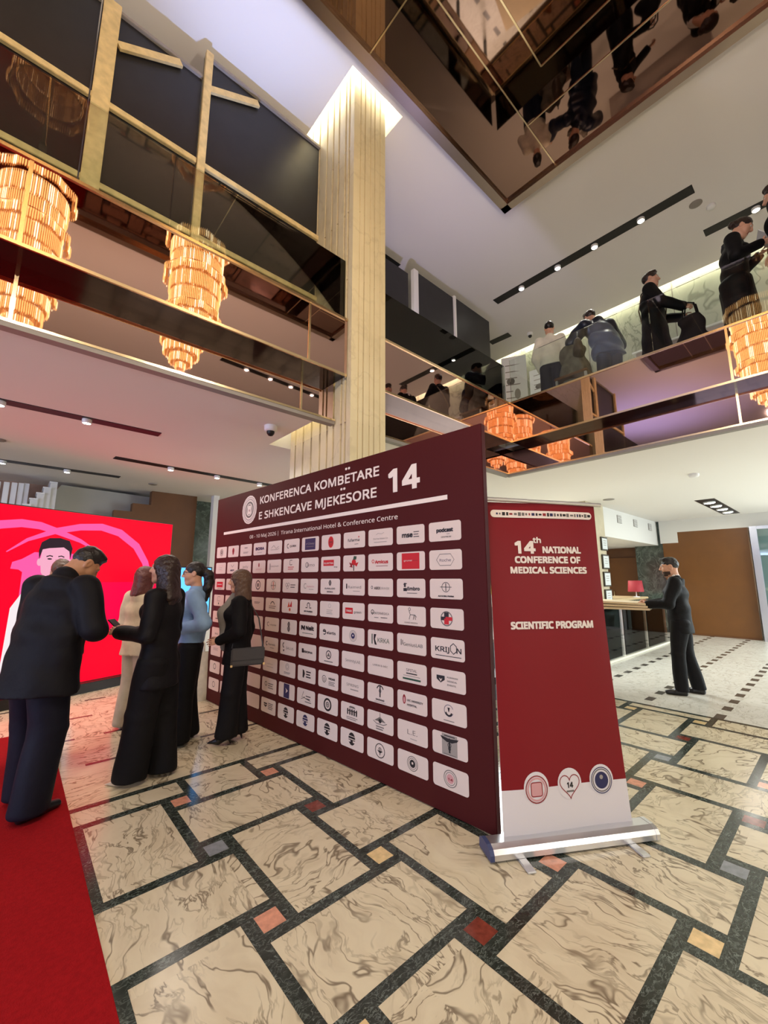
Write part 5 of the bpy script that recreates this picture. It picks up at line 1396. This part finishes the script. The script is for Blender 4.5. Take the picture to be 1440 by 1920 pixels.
    # ---- shoes
    if shoes:
        sm, kind = shoes
        for q in 'LR':
            an = Q['an' + q]; td = np.array(((.12 if q == 'R' else -.12), 1, 0)); td /= np.linalg.norm(td)
            x = SDF((an[0] - .2, an[1] - .25, 0), (an[0] + .2, an[1] + .32, .22), .007)
            if kind == 'heel':
                x.cap(an + np.array((0, -.0, -.03)) * s, an + (td * .07 + np.array((0, 0, -.055))) * s, .033 * s, .034 * s, .02); x.cap(an + (td * .07 + np.array((0, 0, -.058))) * s, an + (td * .165 + np.array((0, 0, -.068))) * s, .034 * s, .010 * s, .02)
                x.cap(an + (td * -.035 + np.array((0, 0, -.03))) * s, (an[0] - td[0] * .045, an[1] - td[1] * .045, .004), .018 * s, .006, .01)
            else:
                z = .036
                x.ecap((an[0] - td[0] * .04, an[1] - td[1] * .04, z), (an[0] + td[0] * .06 * s, an[1] + td[1] * .06 * s, z + .005), (.036 * s, .042 * s), (.044 * s, .040 * s), (1, 0, 0), .02); x.ecap((an[0] + td[0] * .06 * s, an[1] + td[1] * .06 * s, z), (an[0] + td[0] * .165 * s, an[1] + td[1] * .165 * s, .026), (.044 * s, .038 * s), (.032 * s, .024 * s), (1, 0, 0), .02)
                x.cap(an + np.array((0, -.01, -.02)), an + np.array((0, -.01, .03)), .042 * s, .045 * s, .02)
            x.cut((0, 0, .002), (0, 0, -1))
            V, F = x.mesh(); MB().add(relax(V, F, 1), F, sm, True).build('shoe', root)
    # ---- hair, in the head's own frame
    if hair:
        kind, colr = hair
        hm = HAIRM[colr]
        L = 1.0 / hs
        x = SDF((-.20, -.30, -.62), (.20, .16, .20), .0075)
        if kind == 'short':
            x.ell((0, -.014, .040), (.081, .101, .094), .01); x.cut((0, .0, -.035), (0, .55, -1)); x.ell((0, .12, -.045), (.088, .09, .088), .01, 'd')
            x.ell((0, .04, .115), (.055, .05, .025), .03)
            for q in (-1, 1): x.ell((q * .082, -.006, -.005), (.02, .026, .036), .006, 'd')
        elif kind == 'crop':
            x.ell((0, -.014, .039), (.0775, .0975, .0925), .01); x.cut((0, .0, -.02), (0, .5, -1)); x.ell((0, .12, -.045), (.088, .088, .083), .01, 'd')
            x.ell((0, .02, .112), (.058, .07, .022), .03)
            for q in (-1, 1): x.ell((q * .082, -.006, -.005), (.022, .03, .04), .006, 'd')
        elif kind == 'bob':
            x.ell((0, -.02, .036), (.098, .116, .104), .01)
            for q in (-1, 1): x.ecap((q * .072, -.01, .02), (q * .085, -.01, -.19), (.036, .066), (.036, .06), (1, 0, 0), .04)
            x.ecap((0, -.065, .0), (0, -.085, -.21), (.098, .06), (.100, .055), (1, 0, 0), .04); x.ell((0, .135, -.06), (.072, .095, .12), .012, 'd')
        elif kind == 'long':
            x.ell((0, -.016, .036), (.088, .108, .096), .01)
            for q in (-1, 1): x.ecap((q * .064, -.015, .02), (q * .075, -.04, -.22), (.03, .055), (.035, .05), (1, 0, 0), .04)
            x.ecap((0, -.065, .0), (0, -.105, -.24), (.098, .055), (.122, .05), (1, 0, 0), .05); x.ecap((0, -.105, -.24), (0, -.115, -.48), (.122, .05), (.085, .03), (1, 0, 0), .04); x.ell((0, .135, -.05), (.070, .095, .12), .012, 'd')
        elif kind == 'pony':
            x.ell((0, -.016, .038), (.082, .103, .094), .01); x.ell((0, .125, -.04), (.082, .09, .088), .012, 'd'); x.cut((0, .02, -.06), (0, .5, -1))
            p = (0, -.10, .02)
            for q, r in (((.0, -.15, -.02), .05), ((.015, -.155, -.09), .055), ((-.01, -.14, -.16), .05), ((.012, -.13, -.23), .038), ((0, -.125, -.29), .018)):
                x.cap(p, q, r * .9, r, .02); p = q
        elif kind == 'bun':
            x.ell((0, -.016, .038), (.081, .102, .093), .01); x.ell((0, .12, -.04), (.084, .09, .086), .012, 'd'); x.cut((0, .02, -.07), (0, .5, -1)); x.ell((0, -.115, .03), (.045, .04, .045), .012)
        X_, Y_, Z_ = x.ax[0][:, None, None], x.ax[1][None, :, None], x.ax[2][None, None, :]
        x.f = x.f + .0022 * np.sin(95 * X_ + 14 * np.sin(9 * Z_)) * np.cos(70 * Y_ + 5 * Z_)
        V, F = x.mesh()
        V = (V * hs) @ RH.T + Q['head']
        MB().add(V, F, hm, True).build('hair', root)
    if extra: extra(root, Q, s, RH)
    return root
# ------------------------------------------------------------------ who is there
def facing(fx, fy): return math.atan2(-fx, fy)
SUIT = cloth('navy_suit', '#07070d', .7); SUITB = cloth('black_suit', '#060609', .7); TROU_NAVY = cloth('navy_trousers', '#090c1c', .7)
BLACK = cloth('black_wool', '#060507', .75); BLACK2 = cloth('black_crepe', '#07060a', .65); BEIGE = cloth('beige_jacket', '#cdbb98', .7); BEIGE2 = cloth('beige_trousers', '#b5a78c', .7)
BLUE = cloth('pale_blue_cotton', '#8fb0d6', .7); GREY = cloth('grey_knit', '#8f8b84', .8); SHIRT = cloth('white_cotton', '#ece8e2', .6, .04); CREAM = cloth('white_knit', '#ddd5c2', .85); NAVYD = cloth('dark_denim', '#10162a', .7)
PUFF = mat('navy_nylon', srgb('#141b2e'), .38, spec=.4, noise=(6, .2), bump=(9, .5)); LEATHER = mat('black_leather', srgb('#0f0e10'), .35); PALESHOE = mat('beige_shoe', srgb('#d6c3ae'), .35)
PHONE = mat('phone_glass', srgb('#15161c'), .12)

# man in dark suit, back to us on the carpet
person('man in dark navy suit on the red carpet, back turned, head bowed', (.20, 3.74, 0.006), facing(.84, .54), 1.80, lean=(.20, .0), skin=1, head=(-.25, -.62, .1), hoff=(.02, .055, -.06), scale_w=1.15,
       J=dict(elR=(.35, .06, 1.12), wrR=(.12, .27, 1.08), elL=(-.30, .10, 1.10), wrL=(-.04, .30, 1.10), anL=(-.15, .10, .085), anR=(.12, -.05, .085), knL=(-.13, .08, .5), knR=(.11, .02, .5)),
       hands={'L': ((.6, .75, .1), (-.3, .2, -1), .6, 0, .6), 'R': ((-.6, .75, .1), (.3, .2, -1), .6, 0, .6)},
       top=dict(m=SUIT, a=1.22, hem=.72, hemw=.225, ww=.20, sl=(.086, .076, .06), name='suit_jacket', rip=.005), bottom=dict(m=TROU_NAVY, r0=.118, rk=.105, ra=.096, hem=.035), shoes=(LEATHER, 'shoe'), hair=('crop', 'black'))
# woman hidden behind him
person('woman with brown hair bun half hidden behind the bowed man in suit', (.31, 4.72, 0), facing(.3, .95), 1.67, fem=True, head=(.2, -.1, 0), J=dict(),
       top=dict(m=BLACK, hem=.80, name='jacket'), bottom=dict(m=BLACK2, r0=.098, rk=.08, ra=.08, hem=.04), shoes=(LEATHER, 'shoe'), hair=('bun', 'brown'))
# tall woman in black, long dark hair, phone in hand
W3 = person('tall woman with long dark hair in wide black suit, looking left', (.93, 3.72, 0), facing(-.72, .66), 1.69, fem=True, head=(.15, .05, 0),
       J=dict(elL=(-.25, -.03, 1.12), wrL=(-.13, .27, 1.13), elR=(.24, .02, 1.12), wrR=(.05, .28, 1.10), anL=(-.085, .11, .07), anR=(.09, -.04, .07), knL=(-.085, .06, .5), knR=(.09, -.01, .5)),
       hands={'L': ((.25, 1, .15), (-.9, .1, .5), .5, 0, .5), 'R': ((-.35, 1, .1), (.8, .1, -.4), .6, 0, .6)},
       top=dict(m=BLACK2, a=1.02, hem=.70, hemw=.195, ww=.165, name='blazer', sl=(.075, .062, .055)), bottom=dict(m=BLACK, r0=.112, rk=.106, ra=.098, hem=.030, fy=1.1, name='wide_trousers', rip=.007), shoes=(PALESHOE, 'heel'), hair=('long', 'dark'))
# woman in beige
person('woman in beige jacket and trousers with short auburn hair, facing right', (1.06, 5.05, 0), facing(.85, .45), 1.62, fem=True, head=(-.35, -.1, 0),
       J=dict(elL=(-.23, -.02, 1.12), wrL=(-.10, .22, 1.05), elR=(.23, .0, 1.12), wrR=(.10, .22, 1.05)),
       hands={'L': ((.4, 1, 0), (-.8, 0, .5), .5, 0, .5), 'R': ((-.4, 1, 0), (.8, 0, .5), .5, 0, .5)},
       top=dict(m=BEIGE, a=1.08, hem=.78, hemw=.20, ww=.185, name='jacket', sl=(.085, .072, .055)), bottom=dict(m=BEIGE2, r0=.105, rk=.10, ra=.105, hem=.03), shoes=(PALESHOE, 'shoe'), hair=('bob', 'red'))
# woman in blue shirt
GL = mat('spectacle_frame', srgb('#17151a'), .3)
def glasses(root, Q, s, RH):
    g = MB()
    for q in (-1, 1): g.tube([(q * .032 + .022 * math.cos(a), .098, .010 + .017 * math.sin(a)) for a in [2 * PI * k / 16 for k in range(17)]], .0022, GL, 5, False); g.tube([(q * .054, .096, .014), (q * .080, .0, .018)], .002, GL, 5)
    g.tube([(-.010, .100, .012), (.010, .100, .012)], .002, GL, 5)
    g.v = [tuple(RH @ (np.array(v) * s * .96) + Q['head']) for v in g.v]
    g.build('spectacles', root)
person('woman in pale blue shirt and black trousers with dark ponytail and glasses', (1.35, 4.32, 0), facing(-.80, .35), 1.66, fem=True, head=(.0, -.05, 0), extra=glasses,
       J=dict(elL=(-.25, -.13, 1.14), wrL=(-.12, .12, 1.10), elR=(.24, -.06, 1.12), wrR=(.06, .18, 1.10), anL=(-.10, .04, .07)),
       hands={'L': ((.6, 1, 0), (-.8, 0, .5), .5, 0, .5), 'R': ((-.6, 1, 0), (.8, 0, .5), .5, 0, .5)},
       top=dict(m=BLUE, a=1.0, hem=.93, hemw=.17, ww=.155, name='shirt', sl=(.075, .068, .052), rip=.006), bottom=dict(m=BLACK, r0=.105, rk=.092, ra=.09, hem=.03, name='wide_trousers'), shoes=(LEATHER, 'shoe'), hair=('pony', 'black'))
# woman beside the backdrop
def blouse(root, Q, s, RH):
    f = SDF((-.35, -.2, .75), (.35, .45, 1.6), .009)
    n_, c_, w_ = Q['neck'], Q['chest'], Q['waist']
    f.cap(n_ + np.array((0, .06, .0)), c_ + np.array((0, .135, .02)), .045, .06, .03); f.cap(c_ + np.array((0, .135, .02)), w_ + np.array((0, .115, -.12)), .062, .05, .03); f.ripple(.004)
    V, F = f.mesh(); MB().add(relax(V, F, 1), F, GREY, True).build('blouse_front', root)
person('woman in black jacket and grey blouse standing before the sponsor backdrop', (1.69, 4.02, 0), facing(-.84, .52), 1.58, fem=True, head=(.22, -.02, 0),
       J=dict(elL=(-.24, -.05, 1.13), wrL=(-.12, .17, 1.02), elR=(.23, -.07, 1.12), wrR=(.20, -.02, .86), anL=(-.07, .06, .10), anR=(.07, -.03, .10), knL=(-.08, .03, .5), knR=(.08, 0, .5)),
       hands={'L': ((.1, 1, -.12), (-.85, .1, .4), .25, .12, .2), 'R': ((0, .1, -1), (1, 0, 0), .8, 0, .6)},
       top=dict(m=BLACK, a=1.06, hem=.78, hemw=.19, ww=.17, name='jacket', open=True, sl=(.08, .066, .052)), bottom=dict(m=BLACK2, r0=.104, rk=.098, ra=.098, hem=.075), shoes=(LEATHER, 'heel'), hair=('bob', 'brown'), extra=blouse)
# man carrying boards on the right
person('bearded man in black suit carrying pale boards across the hall', (6.78, 1.60, 0), facing(-.20, .98), 1.80, lean=(.05, 0), head=(.05, -.05, 0), hoff=(0, .0, -.022), scale_w=1.06, beard=True,
       J=dict(elL=(-.25, .10, 1.14), wrL=(-.21, .33, 1.12), elR=(.25, .10, 1.14), wrR=(.19, .34, 1.12), anL=(-.11, .06, .085), anR=(.12, -.12, .088), knL=(-.11, .06, .5), knR=(.11, -.03, .50)),
       hands={'L': ((.25, 1, -.05), (-1, .1, .2), .55, 0, .5), 'R': ((-.25, 1, -.05), (1, .1, .2), .55, 0, .5)},
       top=dict(m=SUITB, a=1.04, hem=.76, hemw=.185, ww=.16, name='suit_jacket', open=True, sl=(.084, .068, .052)), bottom=dict(m=cloth('black_trousers', '#07070b', .7), r0=.10, rk=.078, ra=.068, hem=.05), shoes=(LEATHER, 'shoe'), hair=('crop', 'black'), collar=SHIRT)
# phone of the tall woman
def put(name, label, cat, mb, loc, rz=0, rx=0): tag(mb.build(name, M=Matrix.Translation(loc) @ Matrix.Rotation(rz, 4, 'Z') @ Matrix.Rotation(rx, 4, 'X')), label, cat)
put('phone', 'dark phone in the hand of the tall woman in black', 'phone', MB().bbox((-.036, -.004, -.07), (.036, .004, .07), PHONE, .003), (.655, 3.945, 1.135), .7, -.9)
# shoulder bag of the woman at the backdrop
sb = thing('shoulder_bag', 'dark grey flat bag at the hip of the woman beside backdrop', 'bag', (1.72, 3.86, .70), -.25)
BAGM = mat('grey_leather', srgb('#3d3c3e'), .4)
MB().bbox((-.15, -.035, 0), (.15, .03, .16), BAGM, .015).build('body', sb); MB().bbox((-.15, -.045, .05), (.15, -.03, .165), BAGM, .008).build('flap', sb)
MB().tube([(-.14, 0, .16), (-.10, .02, .42), (.0, .10, .60), (.10, .06, .42), (.14, 0, .16)], .007, BAGM, 6).build('strap', sb)
for x in (-.145, .145): MB().bbox((x - .01, -.05, .0), (x + .01, -.03, .02), M_['brass'], .003).build('corner_stud', sb)
# the boards the man carries: three stacked pale slabs
WOODP = mat('pale_board', srgb('#e6d2ad'), .5, noise=(6, .06))
for i in range(3):
    b = MB().bbox((-.30, -.62, 0), (.30, .95, .028), WOODP, .004)
    o = b.build('pale_board', M=Matrix.Translation((6.62 - .01 * i, 2.52 + .02 * i, 1.075 + .042 * i)) @ Matrix.Rotation(.2, 4, 'Z') @ Matrix.Rotation(.015 * i, 4, 'X'))
    tag(o, ['bottom pale board of the stack the man carries', 'middle pale board of the stack the man carries', 'top pale board of the stack the man carries'][i], 'board', 'pale boards carried by the man')

# ---- people on the right gallery
person('woman in white cardigan and dark trousers upstairs, back turned', (6.12, 2.80, ZF), facing(.9, .35), 1.66, fem=True, head=(.1, 0, 0),
       J=dict(elL=(-.25, .0, 1.12), wrL=(-.18, .15, .95), elR=(.25, .0, 1.12), wrR=(.18, .15, .95)),
       top=dict(m=CREAM, a=1.05, hem=.93, hemw=.18, ww=.17, name='cardigan', sl=(.082, .07, .058)), bottom=dict(m=NAVYD, r0=.112, rk=.10, ra=.10, hem=.03), shoes=(LEATHER, 'shoe'), hair=('short', 'black'))
P9 = person('person in navy puffer jacket with fur hood bending over coats upstairs', (6.22, 1.98, ZF), facing(.6, .80), 1.70, lean=(.38, -.12), head=(0, -.1, 0), hoff=(0, 0, 0),
       J=dict(elL=(-.36, .38, 1.20), wrL=(-.32, .60, 1.16), elR=(.38, .26, 1.12), wrR=(.28, .46, 1.0)),
       hands={'L': ((0, 1, .1), (-.6, 0, .8), .6, 0, .6), 'R': ((-.2, 1, -.3), (1, 0, .2), .6, 0, .6)},
       top=dict(m=PUFF, a=1.22, hem=.76, hemw=.20, ww=.185, name='puffer_jacket', sl=(.105, .095, .075), rip=.009), bottom=dict(m=NAVYD, r0=.11, rk=.09, ra=.08, hem=.03), shoes=(LEATHER, 'shoe'), hair=('short', 'dark'))
FUR = mat('grey_fur', srgb('#a9a296'), .95, noise=(70, .35), bump=(90, 1.0))
hf = SDF((-.25, -.1, 1.15), (.25, .75, 1.65), .009)
for k in range(12):
    a = PI * (.0 + k / 11)
    hf.cap((.13 * math.cos(a), .27 - .02 * math.sin(a), 1.42 - .08 * math.sin(a)), (.13 * math.cos(a + .25), .27, 1.42 - .08 * math.sin(a + .25)), .04, .04, .02)
hf.ripple(.006, (90, 80, 95))
V_, F_ = hf.mesh(); MB().add(V_, F_, FUR, True).build('fur_hood', P9)
person('woman in long black coat with bag strap upstairs, facing right', (6.10, 1.36, ZF), facing(.25, -.95), 1.66, fem=True, head=(0, 0, 0),
       J=dict(elL=(-.26, .08, 1.13), wrL=(-.16, .34, 1.02), elR=(.26, .08, 1.13), wrR=(.16, .34, 1.0)),
       hands={'L': ((0, 1, -.4), (-1, 0, .2), .8, 0, .6), 'R': ((0, 1, -.4), (1, 0, .2), .8, 0, .6)},
       top=dict(m=BLACK, a=1.12, hem=.42, hemw=.24, ww=.185, name='coat', sl=(.088, .072, .06)), bottom=dict(m=BLACK2, r0=.10, rk=.08, ra=.07, hem=.03), shoes=(LEATHER, 'shoe'), hair=('short', 'dark'),
       extra=lambda root, Q, s, RH: MB().tube([(.12, .0, 1.41), (.08, .12, 1.27), (-.04, .155, 1.08), (-.16, .11, .88), (-.205, .0, .80), (-.15, -.12, .95), (0, -.155, 1.14), (.09, -.11, 1.30), (.12, .0, 1.41)], .009, mat('strap_tan', srgb('#6e5a44'), .5), 6).build('bag_strap', root))
person('woman in black dress upstairs looking down at a paper', (6.05, .50, ZF), facing(.15, -.98), 1.80, fem=True, lean=(.08, 0), head=(.1, -.5, 0), hoff=(0, .055, -.03),
       J=dict(elL=(-.25, .06, 1.15), wrL=(-.10, .25, 1.25), elR=(.25, .03, 1.15), wrR=(.10, .25, 1.25)),
       hands={'L': ((.2, 1, .3), (-.6, 0, -.8), .5, 0, .6), 'R': ((-.2, 1, .3), (.6, 0, -.8), .5, 0, .6)},
       top=dict(m=BLACK, a=1.02, hem=.88, hemw=.165, ww=.15, name='bodice', sl=(.076, .062, .05)), bottom=dict(m=BLACK2, r0=.135, rk=.14, ra=.15, hem=.05, fy=1.1, name='skirt'), shoes=(LEATHER, 'heel'), hair=('bun', 'dark'), collar=SHIRT)
person('person in black at the right photo edge upstairs', (5.87, .02, ZF), facing(.2, .95), 1.84, head=(0, -.1, 0),
       top=dict(m=BLACK, a=1.05, hem=.76, name='jacket'), bottom=dict(m=BLACK2, r0=.10, rk=.08, ra=.07, hem=.03), shoes=(LEATHER, 'shoe'), hair=('short', 'dark'))
put('paper_sheet', 'pale folded paper held by the woman in black dress upstairs', 'paper', MB().bbox((-.12, -.004, -.08), (.12, .004, .08), M_['white'], .002), (6.03, .20, ZF + 1.36), .2, -.7)
put('phone', 'black phone held out by the person in puffer jacket upstairs', 'phone', MB().bbox((-.036, -.005, -.07), (.036, .005, .07), PHONE, .003), (6.30, 2.64, ZF + 1.17), .3, -.3)
bt = thing('black_tote', 'soft black tote bag held by the woman in long coat', 'bag', (6.08, .96, ZF + .36), 1.4)
tb = SDF((-.25, -.14, 0), (.25, .14, .60), .010)
tb.ecap((0, 0, .10), (0, 0, .42), (.19, .075), (.12, .045), (1, 0, 0), .03, end=1.0); tb.ripple(.008, (25, 30, 21))
V_, F_ = tb.mesh(); MB().add(V_, F_, BLACK, True).build('body', bt)
for y in (-.03, .03): MB().tube([(-.08, y, .42), (-.06, y, .58), (0, y, .62), (.06, y, .58), (.08, y, .42)], .01, BLACK, 6).build('handle', bt)
# coats and bag piled on a stand in front of the puffer jacket
cs = thing('coat_stand', 'chair piled with grey coat and brown bag beside puffer jacket', 'chair', (5.98, 2.37, ZF))
sd = SDF((-.3, -.35, 0), (.3, .35, 1.25), .012)
sd.ecap((0, 0, .50), (0, .02, .86), (.16, .20), (.10, .13), (1, 0, 0), .05); sd.ecap((-.05, .1, .40), (-.02, .1, .95), (.1, .12), (.08, .10), (1, 0, 0), .05); sd.cap((0, -.10, .88), (.05, .12, .94), .06, .05, .05); sd.ripple(.018, (27, 23, 19))
V_, F_ = sd.mesh(); MB().add(V_, F_, cloth('grey_coat', '#6a6256', .85, .4), True).build('draped_coat', cs)
MB().bbox((-.24, -.24, .42), (.24, .24, .46), M_['brown_dk'], .01).build('seat', cs)
for sx in (-.21, .21):
    for sy in (-.21, .21): MB().bbox((sx - .017, sy - .017, 0), (sx + .017, sy + .017, .42), M_['steel'], .004).build('leg', cs)
bg = thing('brown_bag', 'brown leather bag lying on the piled coats upstairs', 'bag', (5.93, 2.30, ZF + .72), .4)
sd = SDF((-.25, -.15, -.02), (.25, .15, .45), .011)
sd.ecap((0, 0, .08), (0, 0, .26), (.17, .08), (.14, .055), (1, 0, 0), .03, end=1.0); sd.ripple(.004)
V_, F_ = sd.mesh(); MB().add(V_, F_, mat('brown_leather', srgb('#4a392c'), .45, noise=(12, .2)), True).build('body', bg)
MB().tube([(-.1, 0, .28), (-.07, 0, .40), (.07, 0, .40), (.1, 0, .28)], .009, mat('brown_leather_handle', srgb('#35281f'), .45), 6).build('handle', bg)
